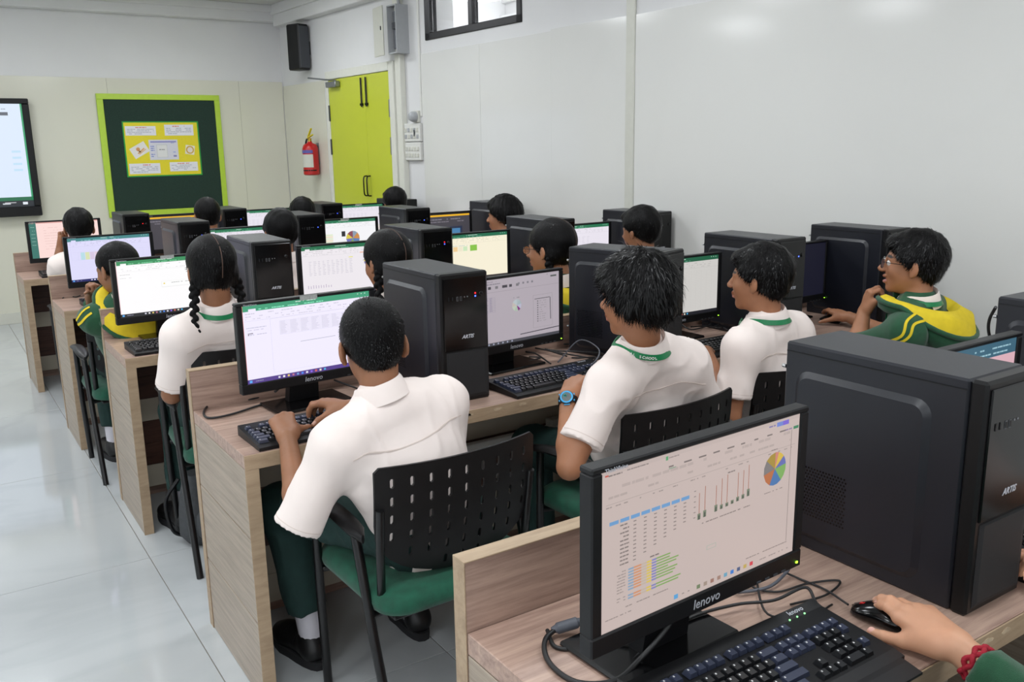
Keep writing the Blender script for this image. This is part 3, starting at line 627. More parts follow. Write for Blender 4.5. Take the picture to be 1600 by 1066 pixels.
def scr_grey_pie(p, r):
    bg = (.68, .645, .68); p.rect(0, 0, 1, 1, bg, 0); p.words(.03, .03, .3, .012, (.55, .52, .56), r); p.words(.03, .065, .34, .014, (.48, .46, .5), r)
    for k in range(7): p.rect(.06+.075*k, .105, .06+.075*k+(.03 if k != 4 else .055), .145, (.26, .25, .28) if k in (0, 2, 4, 5) else (.45, .44, .46), 3)
    for k in range(4): p.rect(.53+.05*k, .095, .55+.05*k, .125, (.48, .47, .5), 3)
    p.rect(0, .19, 1, .194, (.56, .53, .56), 2); p.rect(.9, .05, .97, .075, (.33, .35, .34), 3); p.rect(.86, .02, .865, .035, (.2, .2, .2), 3); grid(p, .06, .27, .28, .49, 4, 9, (.54, .51, .58)); table(p, .065, .275, .28, .49, 4, 9, (.55, .52, .60), r, .01)
    p.pie(.515, .44, .021, [(.09, (.66, .70, .72)), (.13, (.62, .68, .70)), (.14, (.70, .70, .78)), (.09, (.50, .15, .48)), (.14, (.66, .72, .66)), (.13, (.72, .76, .70)), (.12, (.74, .70, .68)), (.16, (.70, .74, .76))])
    p.words(.48, .315, .55, .012, (.5, .5, .52), r)
    grid(p, .70, .33, .92, .84, 1, 1, (.50, .48, .50)); p.rect(.715, .385, .89, .395, (.35, .34, .36), 3); p.line(.895, .39, .90, .74, .003, (.28, .28, .3))
    for k in range(10): p.rect(.745, .42+.035*k, .757, .435+.035*k, (.3, .3, .32), 3); p.words(.77, .425+.035*k, .85, .008, (.55, .53, .55), r, 3, .6)
    p.line(.55, .90, 1, .88, .003, (.25, .24, .28)); p.rect(0, .955, 1, 1, (.27, .27, .30), 1)
    for k in range(8): p.rect(.1+.05*k, .965, .115+.05*k, .99, (.6, .62, .7), 3)
def scr_grey_sheet(p, r):
    ui(p, (.10, .36, .25), (.80, .79, .775), (.10, .10, .13), r); grid(p, .02, .24, .98, .93, 14, 24, (.74, .735, .72), .0006); p.rect(.36, .12, .42, .14, (.85, .55, .5), 3); p.rect(.44, .12, .5, .14, (.8, .75, .4), 3)
def scr_dark(p, r):
    p.rect(0, 0, 1, 1, (.055, .055, .13), 0)
def scr_photo(p, r):
    p.rect(0, 0, 1, 1, (.26, .25, .28), 0); p.rect(0, .0, 1, .035, (.08, .08, .08), 1); p.rect(0, .035, 1, .085, (.93, .70, .12), 1)
    p.words(.05, .15, .95, .03, (.5, .48, .52), r); p.words(.05, .22, .95, .03, (.45, .43, .47), r); p.rect(.62, .38, .86, .95, (.14, .18, .28), 2); p.rect(.66, .44, .82, .60, (.28, .50, .68), 3); p.words(.66, .65, .82, .03, (.4, .6, .8), r, 3)
def scr_pinkred(p, r):
    p.rect(0, 0, 1, 1, (.85, .68, .72), 0); p.rect(0, 0, 1, .14, (.22, .38, .46), 1); p.words(.6, .05, .95, .015, (.6, .75, .8), r); p.words(.6, .1, .95, .015, (.6, .75, .8), r)
def scr_plain(p, r):
    ui(p, (.14, .45, .31), (.91, .89, .93), (.2, .18, .3), r); table(p, .06, .28, .7, .6, 8, 9, (.82, .80, .85), r)
def scr_near(p, r):
    bg = (.765, .70, .68); d = lambda k: tuple(x*k for x in bg)
    p.rect(0, 0, 1, 1, bg, 0); p.rect(0, 0, 1, .03, d(.97), 1)
    p.rect(.015, .025, .03, .035, (.75, .35, .3), 2); p.words(.03, .03, .09, .008, d(.62), r); p.words(.11, .025, .24, .008, d(.72), r); p.rect(.285, .02, .296, .045, (.35, .62, .42), 3); p.words(.30, .03, .35, .007, d(.75), r)
    p.rect(.865, .02, .935, .05, (.44, .52, .80), 3); p.rect(.90, .02, .935, .05, (.46, .38, .80), 4); p.words(.82, .03, .86, .01, (.5, .46, .65), r); p.rect(.965, .08, .995, .10, (.22, .50, .36), 3); p.words(.89, .085, .96, .01, (.55, .48, .62), r)
    for k, w_ in enumerate((.03, .05, .05, .045, .05, .03, .03, .04, .05)): p.rect(.30+.073*k, .085, .30+.073*k+w_*.75, .095, d(.62), 2)
    p.rect(.30, .10, .335, .104, (.35, .58, .45), 3); p.words(.03, .105, .95, .018, d(.92), r, 2, .5); p.words(.03, .16, .95, .014, d(.90), r, 2, .45); p.rect(.02, .205, .98, .208, d(.86), 2); p.words(.02, .22, .98, .008, d(.8), r, 2, .35)
    # table
    for k in range(8): p.rect(.035+.047*k, .315+.0*k, .035+.047*k+.040, .338, (.42, .60, .78), 3)
    for rr in range(11):
        p.words(.035+.047, .352+.0245*rr, .035+.047*2-.006, .009, d(.66), r, 3)
        for c_ in range(2, 8):
            if rr > 12-c_: continue
            p.rect(.047+.047*c_, .353+.0245*rr, .060+.047*c_, .360+.0245*rr, d(.70), 3)
    # line / bar chart
    for k, (h_, q_) in enumerate([(.17, .04), (.20, .045), (0, 0), (.17, .045), (.20, .03), (.21, .025), (0, .025), (.19, .03), (.19, .03), (.21, .05)]):
        u = .455+.029*k
        if h_: p.line(u, .495-.004*k, u, .495-h_-.004*k, .0012, (.62, .38, .30), 3)
        if q_: p.rect(u-.008, .50-q_-.004*k, u+.008, .50-.004*k, (.46, .50, .42), 4); p.rect(u-.003, .50-q_*.7-.004*k, u+.003, .50-.004*k, (.28, .30, .28), 5)
    p.words(.44, .53, .73, .008, d(.72), r); 
    for k in range(6): p.rect(.427, .30+.035*k, .437, .306+.035*k, d(.7), 3)
    p.words(.60, .25, .64, .009, d(.66), r)
    # pie
    p.pie(.865, .34, .0265, [(.05, (.78, .50, .45)), (.09, (.82, .70, .28)), (.09, (.38, .42, .68)), (.17, (.48, .66, .36)), (.17, (.28, .45, .66)), (.15, (.70, .42, .26)), (.14, (.48, .46, .46)), (.14, (.64, .54, .22))])
    p.words(.84, .20, .88, .008, d(.66), r); p.words(.81, .49, .92, .006, d(.7), r)
    # stacked bars
    for k in range(11):
        v = .645+.0185*k; e = .30+r.uniform(0, .08)
        if k == 8: continue
        p.rect(.12, v, .145, v+.011, (.52, .62, .72), 3); p.rect(.145, v, .18, v+.011, (.80, .56, .42), 3); p.rect(.18, v, .205, v+.011, (.74, .68, .62), 3); p.rect(.205, v, .228, v+.011, (.84, .74, .32), 3); p.rect(.228, v, .25, v+.011, (.50, .50, .72), 3); p.rect(.25, v, e, v+.009, (.50, .64, .36), 3)
        p.words(.07, v, .11, .007, d(.78), r)
    p.words(.11, .88, .31, .007, d(.74), r); p.words(.22, .62, .27, .009, d(.64), r)
    p.rect(.50, .70, .55, .73, (.66, .68, .64), 3); p.rect(.503, .704, .547, .726, bg, 4)
    for k in range(9): p.rect(.455+.036*k, .945-.0*k, .473+.036*k, .972, [(.45, .5, .38), (.62, .55, .5), (.6, .45, .4), (.62, .5, .45), (.40, .62, .72), (.25, .48, .78), (.30, .36, .50), (.74, .64, .35), (.80, .25, .30)][k], 3)
    p.rect(.34, .945, .36, .975, (.35, .62, .82), 3); p.words(.38, .955, .42, .008, d(.75), r); p.words(.72, .905, .96, .007, d(.72), r); p.words(.80, .955, .97, .008, d(.78), r); p.words(.02, .92, .14, .007, d(.76), r)
    p.line(.955, .10, .955, .90, .0012, d(.70), 3)
SCREENS = dict(lilac_table=scr_lilac_table, white_popup=scr_white_popup, bars=scr_bars, pink=scr_pink, pie_small=scr_pie_small, pie_big=scr_pie_big, cream=scr_cream, grey_pie=scr_grey_pie, grey_sheet=scr_grey_sheet, dark=scr_dark, photo=scr_photo, pinkred=scr_pinkred, plain=scr_plain, near=scr_near)
# ---------------------------------------------------------------- monitor
MW, MH, MD = .446, .268, .03
def monitor(x, y, rz, label, scr, z0=.075, brand=True, sticker=False):
    """screen faces -y; root at the foot of the stand"""
    t = thing('monitor', label, 'monitor', (x, y, DESK_Z), rz, None)
    f = -.04; zc = z0+.030+SH/2                                        # front plane
    b0, b1 = (-.005, .15) if z0 > .1 else (-.055, .095)
    q = MB(); q.span((-.125, b0, 0), (.125, b1, .010), bev=.004); q.build('base_plate', M_GLOSSBLACK, t)
    q = MB(); q.loft([[(-.05, .04, .01), (.05, .04, .01), (.05, .07, .01), (-.05, .07, .01)], [(-.042, .012, z0+.11), (.042, .012, z0+.11), (.042, .037, z0+.11), (-.042, .037, z0+.11)]]); q.build('neck', M_BLACK, t)
    q = MB(); q.loft([[(-MW/2+.01, f+.02, z0+.006), (MW/2-.01, f+.02, z0+.006), (MW/2-.01, f+.02, z0+MH-.006), (-MW/2+.01, f+.02, z0+MH-.006)],
                      [(-MW/2+.05, f+.052, z0+.04), (MW/2-.05, f+.052, z0+.04), (MW/2-.05, f+.052, z0+MH-.05), (-MW/2+.05, f+.052, z0+MH-.05)]]); q.build('back_shell', M_BLACK, t)
    zt = z0+MH; bt = MH-.030-SH; bs = (MW-SW)/2
    for lo, hi in (((-MW/2, f, z0), (MW/2, f+.026, z0+.0302)), ((-MW/2, f, zt-bt-.0002), (MW/2, f+.026, zt)), ((-MW/2, f, z0+.0302), (-MW/2+bs+.0002, f+.026, zt-bt-.0002)), ((MW/2-bs-.0002, f, z0+.0302), (MW/2, f+.026, zt-bt-.0002))):
        q = MB(); q.span(lo, hi, bev=.0022); q.build('bezel', M_BLACK, t)
    q = MB(); q.span((-SW/2-.002, f+.004, z0+.028), (SW/2+.002, f+.02, zt-bt+.002)); q.build('lcd_backing', M_BLACK, t)
    p = Print(SW, SH, (0, f+.0036, zc)); SCREENS[scr](p, random.Random(hash(scr) % 7 if False else len(label)))
    p.build('screen', M_SCREEN, t)
    Rf = ((1, 0, 0), (0, 0, -1), (0, 1, 0))
    if brand:
        text_obj('lenovo', .021, M_LOGO, t, (-.0, f-.0003, z0+.0145), ((1, 0, 0), (0, 0, -1), (0, 1, 0)), 'lettering', shear=.15)
        text_obj('ThinkVision', .0085, M_LOGO, t, (-MW/2+.042, f-.0003, zt-.0075), ((1, 0, 0), (0, 0, -1), (0, 1, 0)))
    q = MB(); q.box((MW/2-.012, f-.0008, z0+.010), (.004, .002, .003)); q.build('power_led', M_LED_G, t)
    for k in range(4): q = MB(); q.box((MW/2-.045-.02*k, f-.0005, z0+.005), (.010, .002, .003)); q.build('button', M_GREYDARK, t)
    if sticker:
        q = MB(); q.box((.0, f-.0006, zt-.006), (.055, .0012, .013)); q.build('sticker', mat('dull_silver_sticker', (.62, .63, .62), .5, var=.15, vscale=200), t)
    return t
# rows 0..4, seats from the aisle: x, dy from the near edge, turn, picture
WHO = [('beside the hand on the mouse', 'behind the big computer case in the back row'), ]
MON = [
 (.885, .875, .045, 'near', 'black monitor on the back desk showing coloured charts and a pie chart', .105, 0),
 (1.748, 1.0, .0, 'pinkred', 'monitor half hidden behind the nearest computer case, pink picture with teal bar', .09, 0),
 (.935, 2.545, .075, 'lilac_table', 'monitor in front of the typing boy with a lilac spreadsheet and silver sticker', .078, 1),
 (1.685, 2.56, .10, 'grey_pie', 'monitor with grey sheet and small pie chart beside the boy with the blue watch', .07, 0),
 (2.455, 2.54, .0, 'grey_sheet', 'monitor with an empty grey spreadsheet in front of the short haired boy', .07, 0),
 (3.127, 2.54, .0, 'dark', 'monitor with a dark blank screen in front of the boy in glasses', .07, 0),
 (.845, 3.90, .05, 'white_popup', 'monitor with a white page and pop-up box before the girl with two plaits', .078, 1),
 (1.63, 3.90, .0, 'pie_small', 'monitor with pale table, small pie and grey bar chart between two computer cases', .075, 0),
 (2.335, 3.90, .0, 'cream', 'monitor with a cream sheet and a green block', .075, 0),
 (3.018, 3.90, .0, 'plain', 'monitor with a pale lilac sheet beside the case by the right wall', .075, 0),
 (.84, 5.17, .03, 'bars', 'monitor with a rainbow of colour columns before the boy in green hoodie', .072, 0),
 (1.56, 5.17, .0, 'plain', 'monitor with a green title bar behind the girl with two plaits', .068, 0),
 (2.185, 5.17, .0, 'pie_big', 'monitor with a colourful pie and black block, silver sticker on top', .078, 1),
 (2.872, 5.17, .0, 'photo', 'monitor with a dark picture editor and a yellow bar', .078, 0),
 (.80, 6.53, .0, 'pink', 'monitor with a pink page and teal side bar near the front wall', .07, 0),
 (1.517, 6.53, .0, 'photo', 'monitor in the front row with a dark lower half', .07, 0),
 (2.19, 6.53, .0, 'plain', 'monitor in the front row beside the case with a blue light', .07, 0),
 (2.887, 6.53, .0, 'plain', 'monitor in the front row next to the lime door with a sticker on top', .07, 1)]
for (x, y, rz, scr, lab, z0, st) in MON: monitor(x, y, rz, lab, scr, z0, True, bool(st))
# ---------------------------------------------------------------- computer case
TWW, TWD, TWH = .165, .39, .40
def rrect(w_, h_, r, n=5):
    out = []
    for cx, cy, a0 in ((w_/2-r, h_/2-r, 0), (-w_/2+r, h_/2-r, PI/2), (-w_/2+r, -h_/2+r, PI), (w_/2-r, -h_/2+r, 1.5*PI)):
        for k in range(n+1): a = a0+PI/2*k/n; out.append((cx+r*math.cos(a), cy+r*math.sin(a)))
    return out
def tower(x, y, rz, label, led='b', detail=1, h=TWH):
    """x, y = front left bottom corner; front faces -y"""
    t = thing('computer_case', label, 'computer', (x, y, DESK_Z), rz)
    q = MB(); q.span((0, .030, 0), (TWW, TWD, h), bev=.004); q.build('chassis', M_CASE, t)
    q = MB(); q.span((-.001, .0, .0), (TWW+.001, .0292, h+.001), bev=.005); q.build('front_bezel', M_CASETOP, t)
    q = MB(); q.span((-.0015, .032, h-.018), (0, TWD-.004, h-.0165)); q.build('panel_seam', M_BLACK, t)
    # raised side panel with chamfer
    pw, ph = TWD-.115, h-.075
    for sgn, xx in ((-1, 0), (1, TWW)):
        cy, cz = .19+.035, h/2-.012
        r0 = [(xx, cy+a, cz+b) for a, b in rrect(pw, ph, .030)]; r1 = [(xx+sgn*.008, cy+a, cz+b) for a, b in rrect(pw-.022, ph-.022, .022)]
        q = MB(); q.loft([r0, r1]); sp = q.build('side_panel', M_CASE, t, 30)
        if sgn < 0 and detail:
            vs = []; fs = []                                             # vent holes
            q = MB()
            for i in range(20):
                for j in range(16):
                    a = TWD-.155+.0065*i+(.00325 if j % 2 else 0); b = .075+.0062*j
                    if a > TWD-.045: continue
                    q.add([(-.0083, a+.0021*math.cos(th), b+.0021*math.sin(th)) for th in np.linspace(0, 2*PI, 7)[:-1]], [(0, 1, 2, 3, 4, 5)])
            o = q.build('vent_holes', M_GLOSSBLACK, sp); o['kind'] = 'stuff'
    # front: glossy upper field, mesh lower field
    q = MB(); q.span((.008, -.004, .165), (TWW-.006, .002, h-.012), bev=.002); q.build('gloss_panel', M_GLOSSBLACK, t)
    q = MB(); q.loft([[(.014, -.0005, .012), (TWW-.004, -.0005, .012), (TWW-.004, -.0005, .160), (.014, -.0005, .160)], [(.022, -.005, .022), (TWW-.020, -.005, .022), (TWW-.020, -.005, .158), (.022, -.005, .158)]]); q.build('mesh_panel', mat('black_mesh', (.10, .10, .11), .6, bump=1, bscale=1200), t)
    for k in range(2): q = MB(); q.box((.025+.013*k, -.0042, h-.075), (.004, .002, .012)); q.build('port', M_BLACK, t)
    for k in range(2):
        q = MB()
        q.box((.055+.012*k, -.0044, h-.076), (.006, .0012, .013)); q.build('port', M_GREYMETAL, t)
        q = MB(); q.box((.055+.012*k, -.005, h-.076), (.004, .001, .011)); q.build('port', M_BLACK, t)
    for k in range(2): q = MB(); q.lathe([(.0022, 0), (.0022, .001)], (.080+.01*k, -.004, h-.072), 8, np.array([[1, 0, 0], [0, 0, -1], [0, 1, 0.]])); q.build('audio_jack', M_GREYMETAL, t)
    if 'r' in led: q = MB(); q.box((.118, -.0046, h-.064), (.004, .002, .004)); q.build('power_led', M_LED_R, t)
    if 'b' in led: q = MB(); q.box((.118, -.0046, h-.073), (.004, .002, .004)); q.build('power_led', M_LED_B, t)
    q = MB(); q.lathe([(.008, 0), (.008, .002), (.006, .003)], (.138, -.004, h-.068), 14, np.array([[1, 0, 0], [0, 0, -1], [0, 1, 0.]])); q.build('power_button', M_GLOSSBLACK, t, 40)
    text_obj('ARTIS', .0155, M_LOGO, t, (.088, -.0045, .205), ((1, 0, 0), (0, 0, -1), (0, 1, 0)), 'lettering', shear=.35, bold=.0004)
    # back details
    q = MB(); q.span((.02, TWD, .06), (TWW-.02, TWD+.002, h-.03)); q.build('back_plate', M_GREYMETAL, t)
    for k in range(2): q = MB(); q.tube([(.004, TWD, h-.05-.25*k), (.004, TWD+.008, h-.05-.25*k)], .004, 8); q.build('thumb_screw', M_STEEL, t)
    for sx in (.03, TWW-.03):
        for sy in (.04, TWD-.05):
            pass
    return t
TOW = [(1.35, .70, 0, '', 'nearest computer case, big and dark blue grey, beside the hand on the mouse'), (2.13, .715, 0, '', 'computer case in the back row cut off beside the monitor with pink picture'),
 (1.262, 2.285, .0, 'rb', 'computer case with red and blue lights right behind the typing boy'), (2.11, 2.25, .30, '', 'computer case turned aside behind the boy with the blue watch'), (2.735, 2.27, .0, 'b', 'computer case behind the short haired boy with green lanyard'), (3.352, 2.215, .0, '', 'computer case against the right wall behind the boy in glasses'),
 (1.125, 3.61, -.03, '', 'computer case behind the girl with two plaits'), (1.905, 3.61, 0, 'rb', 'computer case with red and blue lights between pie chart monitor and cream monitor'), (2.625, 3.61, 0, '', 'computer case beside the girl in glasses'), (3.292, 3.60, .03, '', 'computer case leaning by the right wall behind a black haired boy'),
 (1.14, 4.88, 0, 'b', 'computer case beside the monitor with colour columns'), (1.792, 4.88, 0, 'b', 'computer case with a blue light before the monitor with colourful pie'), (2.48, 4.88, 0, 'b', 'computer case with a blue light beside the dark picture editor monitor'), (3.16, 4.88, 0, '', 'computer case by the right wall under the high window'),
 (1.125, 6.27, 0, 'r', 'computer case with a red light below the notice board corner'), (1.775, 6.27, 0, 'b', 'computer case with a bright blue light below the notice board'), (2.495, 6.27, 0, 'b', 'computer case with a blue light before the lime door'), (3.12, 6.27, 0, '', 'computer case in the front row by the lime door edge')]
for i, (x, y, rz, led, lab) in enumerate(TOW): tower(x, y, rz, lab, led, 1 if i < 4 else 0, TWH-(.035 if i >= 14 else 0))
# ---------------------------------------------------------------- keyboard and mouse
KROWS = []
def key_layout():
    out = []; u = .0188; rows = [[1, 0, 1, 1, 1, 1, .5, 1, 1, 1, 1, .5, 1, 1, 1, 1], [1]*13+[2], [1.5]+[1]*12+[1.5], [1.75]+[1]*11+[2.25], [2.25]+[1]*10+[2.75], [1.5, 1, 1.5, 5, 1.5, 1, 1, 1.5]]
    ys = [.135, .108, .089, .070, .051, .032]
    for r_, row in enumerate(rows):
        x = 0
        for k, w_ in enumerate(row):
            if r_ == 0 and w_ in (0, .5): x += (1 if w_ == 0 else .5)*u; continue
            out.append((x+w_*u/2, ys[r_], w_*u-.0022, 1 if (r_ == 0 or (k == 0 and r_ in (1, 2, 3, 4, 5)) or (r_ > 0 and k == len(row)-1)) else 0)); x += w_*u
    x0 = 15.3*u
    for k in range(3):
        out.append((x0+u*(k+.5), ys[0], u-.0022, 1)); out.append((x0+u*(k+.5), ys[1], u-.0022, 1)); out.append((x0+u*(k+.5), ys[2], u-.0022, 1)); out.append((x0+u*(k+.5), ys[5], u-.0022, 0))
    out.append((x0+u*1.5, ys[4], u-.0022, 0))
    x1 = 18.6*u
    for r_ in range(1, 6):
        for k in range(4):
            if (r_, k) in ((3, 3), (5, 1), (5, 3)): continue
            out.append((x1+u*(k+.5) if (r_, k) != (5, 0) else x1+u, ys[r_], (u if (r_, k) != (5, 0) else 2*u)-.0022, 1 if (k == 3 or r_ == 1) else 0))
    return out
KEYS = key_layout(); KW = .455
_kc = {}
def keycap(w_, blue):
    k = (round(w_, 4), blue)
    if k not in _kc:
        h_ = .0166; q = MB(); r0 = [(-w_/2, -h_/2, 0), (w_/2, -h_/2, 0), (w_/2, h_/2, 0), (-w_/2, h_/2, 0)]; a = .0022; r1 = [(-w_/2+a, -h_/2+.001, .0075), (w_/2-a, -h_/2+.001, .0075), (w_/2-a, h_/2-.0035, .0085), (-w_/2+a, h_/2-.0035, .0085)]
        q.loft([r0, r1]); q.box((-w_/2+.0055, .0015, .0084), (.0022, .0028, .0006), None, 0, 1)
        _kc[k] = q.mesh('key', [M_KEYBLUE if blue else M_KEY, M_KEYMARK])
    return _kc[k]
def key_z(yy): return .012+.09*yy
def keyboard(x, y, rz, label, single=False, big=False):
    """x, y = near left corner"""
    t = thing('keyboard', label, 'keyboard', (x, y, DESK_Z), rz)
    q = MB(); prof = [(0, .001), (.0, .010), (.018, .014), (.150, .0245), (.168, .030), (.172, .026), (.172, .001)]
    q.prism(prof, (0, 0, 0), (0, 1, 0), (0, 0, 1), (1, 0, 0), KW); q.build('case', M_BLACK, t)
    if big:
        q = MB(); q.prism([(-.036, .001), (-.036, .005), (-.01, .010), (0, .011), (0, .001)], (.02, 0, 0), (0, 1, 0), (0, 0, 1), (1, 0, 0), KW-.03); q.build('palm_rest', M_BLACK, t)
    if single:
        for (kx, ky, kw, bl) in KEYS:
            o = bpy.data.objects.new('key', keycap(kw, bl)); COL.objects.link(o); o.parent = t; o.location = (kx+.008, ky, key_z(ky)); o.rotation_euler = (.08, 0, 0)
    else:
        q = MB()
        for (kx, ky, kw, bl) in KEYS:
            me = keycap(kw, bl); q.add([(v.co.x+kx+.008, v.co.y+ky, v.co.z+key_z(ky)) for v in me.vertices], [tuple(p.vertices) for p in me.polygons][:6]); 
            if len(me.polygons) > 6: q.add([(v.co.x+kx+.008, v.co.y+ky, v.co.z+key_z(ky)) for v in me.vertices], [tuple(p.vertices) for p in me.polygons][6:], 1)
        o = q.build('keys', [M_KEY, M_KEYMARK], t); o['kind'] = 'stuff'
    for k in range(3): q = MB(); q.box((.375+.018*k, .150, .0255), (.0022, .0022, .002)); q.build('lock_light', M_LED_K if k < 3 and big else M_GREYDARK, t)
    text_obj('lenovo', .013, M_LOGO, t, (.40, .160, .0287), ((1, 0, 0), (0, .96, -.28), (0, .28, .96)))
    return t
keyboard(.700, .683, .0, 'keyboard with blue grey outer keys on the desk beside the hand on the mouse', True, True)
keyboard(1.545, .69, -.02, 'keyboard at the back desk under the fingers beside the nearest computer case', True)
keyboard(.665, 2.205, .02, 'keyboard under the hands of the typing boy', True)
keyboard(1.478, 2.205, .05, 'keyboard before the monitor with grey pie chart', True)
for x, y, rz, lab in ((2.25, 2.215, .0, 'keyboard before the short haired boy with green lanyard'), (.63, 3.575, .03, 'keyboard before the girl with two plaits'), (1.42, 3.59, 0, 'keyboard before the monitor with small pie and grey bars'), (2.15, 3.59, 0, 'keyboard before the monitor with cream sheet'),
                      (2.83, 3.59, 0, 'keyboard before the pale lilac sheet by the right wall'), (.655, 4.86, .04, 'keyboard before the boy in green hoodie'), (1.34, 4.87, 0, 'keyboard behind the case by the colour column monitor'), (2.0, 4.87, 0, 'keyboard before the monitor with colourful pie'), (2.69, 4.87, 0, 'keyboard before the dark picture editor'),
                      (.61, 6.245, 0, 'keyboard before the monitor with pink page'), (1.30, 6.245, 0, 'keyboard before the front row monitor with dark lower half')):
    keyboard(x, y, rz, lab)
def mouse(x, y, rz, label, gloss=False):
    t = thing('mouse', label, 'mouse', (x, y, DESK_Z), rz)
    rings = []
    for k in range(15):
        s_ = k/14; yy = -.052+.104*s_; w_ = .029*(max(0, 1-abs(2*s_-1)**3.2))**.5*(1-.10*math.sin(PI*s_)) + .001; h_ = .006+.030*math.sin(PI*min(1, (s_*.86+.10)))**.8*(1-.30*s_)
        ring = []
        for j in range(14):
            a = 2*PI*j/14; zz = math.sin(a); ring.append((w_*math.copysign(abs(math.cos(a))**.8, math.cos(a)), yy, max(.001, h_*.42+zz*h_*.58 if zz > 0 else h_*.42+zz*h_*.40)))
        rings.append(ring)
    q = MB(); q.loft(rings); q.build('shell', M_GLOSSBLACK if gloss else M_BLACK, t, 60)
    q = MB(); q.lathe([(.0065, -.0035), (.0075, -.001), (.0075, .001), (.0065, .0035)], (0, .032, .0150), 14, np.array([[0, 0, 1], [1, 0, 0], [0, 1, 0.]])); q.build('scroll_wheel', M_RED, t, 40)
    q = MB(); q.tube(spline([(0, -.02, .0375), (0, .01, .0345), (0, .048, .0135)], 5), .0006, 4); q.build('button_gap', M_CABLE, t)
    return t
mouse(1.228, .772, .10, 'glossy black mouse with red wheel under the fingers with red bracelet', True)
mouse(3.235, 2.385, -.15, 'black mouse under the hand of the boy in glasses')
mouse(1.165, 2.30, .1, 'black mouse beside the keyboard of the typing boy')
mouse(1.965, 2.262, .2, 'black mouse beside the keyboard of the boy with the blue watch')

# ---------------------------------------------------------------- cables
def cable(pts, label, r=.0028, mt=None, n=8, cat='cable'):
    pts = [np.asarray(p, float) for p in pts]; o = pts[0]
    q = MB(); q.tube(spline([p-o for p in pts], n), r, 7); c_ = q.build('cable', mt or M_CABLE, None, 80, loc=o); return tag(c_, label, cat, 'desk cables')
dz = DESK_Z+.004
def px(x, y, z=DESK_Z+.004): return at_z(x, y, z)
t = thing('video_cable', 'grey video cable with thick plug looping on the nearest desk', 'cable', at_z(920, 975, DESK_Z+.012))
o_ = at_z(920, 975, DESK_Z+.012)
pth = [at_z(985, 955, dz+.03), at_z(920, 968, dz+.02), at_z(880, 978, dz+.012), at_z(852, 1000, dz+.006), at_z(858, 1035, dz+.002), at_z(900, 1066, dz), at_z(960, 1064, dz+.002), at_z(1000, 1030, dz+.012), at_z(1040, 985, dz+.045), at_z(1062, 950, dz+.075)]
q = MB(); q.tube(spline([p-o_ for p in pth], 8), .0042, 8); q.build('cord', M_CABLE, t, 80)
a_, b_ = at_z(862, 985, dz+.009)-o_, at_z(908, 971, dz+.018)-o_
q = MB(); q.tube([a_, a_+(b_-a_)*.15, a_+(b_-a_)*.2, a_+(b_-a_)*.85, a_+(b_-a_)*.9, b_], [.005, .007, .0095, .0095, .007, .006], 10); q.build('plug', M_CABLEG, t, 40)
cable([at_z(855, 985, dz+.004), at_z(870, 1012, dz), at_z(925, 1012, dz), at_z(985, 990, dz+.02)], 'black cord looping beside the grey video plug', .0035)
cable([at_z(1275, 942, dz+.02), at_z(1258, 918, dz+.03), at_z(1210, 938, dz+.012), at_z(1150, 945, dz+.01), at_z(1080, 965, dz+.01), at_z(1020, 1005, dz+.006), at_z(975, 1040, dz+.002), at_z(950, 1030, dz), at_z(962, 1005, dz+.01)], 'black keyboard cord on the nearest monitor stand', .0028)
cable([at_z(1325, 945, dz+.01), at_z(1290, 922, dz), at_z(1250, 905, dz), at_z(1215, 890, dz+.01), at_z(1180, 878, dz+.03)], 'thin mouse cord behind the nearest keyboard', .002)
cable([at_z(1200, 885, dz+.03), at_z(1175, 915, dz+.004), at_z(1215, 925, dz), at_z(1262, 912, dz), at_z(1312, 908, dz), at_z(1290, 930, dz), at_z(1235, 945, dz)], 'tangled thin black cord below the nearest monitor', .002)
cable([at_z(1225, 880, dz+.04), at_z(1180, 905, dz+.012), at_z(1150, 925, dz+.005), at_z(1200, 918, dz+.004), at_z(1228, 895, dz+.012), at_z(1236, 880, dz+.02)], 'grey coiled cord below the nearest monitor', .003, M_CABLEG)
cable([at_z(1180, 900, dz), at_z(1200, 960, dz+.01), at_z(1270, 960, dz+.01), at_z(1300, 945, dz)], 'black cord running to the nearest keyboard', .002)
zz = DESK_Z+.005
cable([at_z(470, 590, zz+.02), at_z(430, 612, zz+.006), at_z(385, 625, zz), at_z(345, 622, zz), at_z(320, 640, zz), at_z(325, 653, zz), at_z(360, 648, zz), at_z(410, 632, zz), at_z(450, 622, zz)], 'black cord looping by the desk end of the typing boy', .0035)
cable([at_z(430, 612, zz+.03), at_z(445, 600, zz+.03), at_z(462, 596, zz+.035), at_z(455, 612, zz+.01)], 'short black cord hanging under the lilac monitor', .004)
cable([at_z(522, 594, zz+.02), at_z(555, 606, zz+.002), at_z(590, 618, zz), at_z(600, 600, zz)], 'black cord behind the head of the typing boy', .003)
r_ = random.Random(9)
for k in range(5):
    a0 = (830+25*k, 565+r_.uniform(-10, 8)); pts = [at_z(a0[0]+r_.uniform(-12, 12)+18*j*math.cos(k+j*1.3), a0[1]+r_.uniform(-8, 8)-6*j+12*math.sin(k*2+j), zz+.004*k+.004*(j % 2)) for j in range(6)]
    cable(pts, 'black cord in the tangle behind the keyboard of the boy with the watch', .003)
cable([at_z(872, 566, zz+.03), at_z(905, 532, zz+.06), at_z(935, 545, zz+.06), at_z(930, 565, zz+.03), at_z(905, 580, zz+.005)], 'grey cord arching beside the grey pie chart monitor', .0026, M_CABLEG)
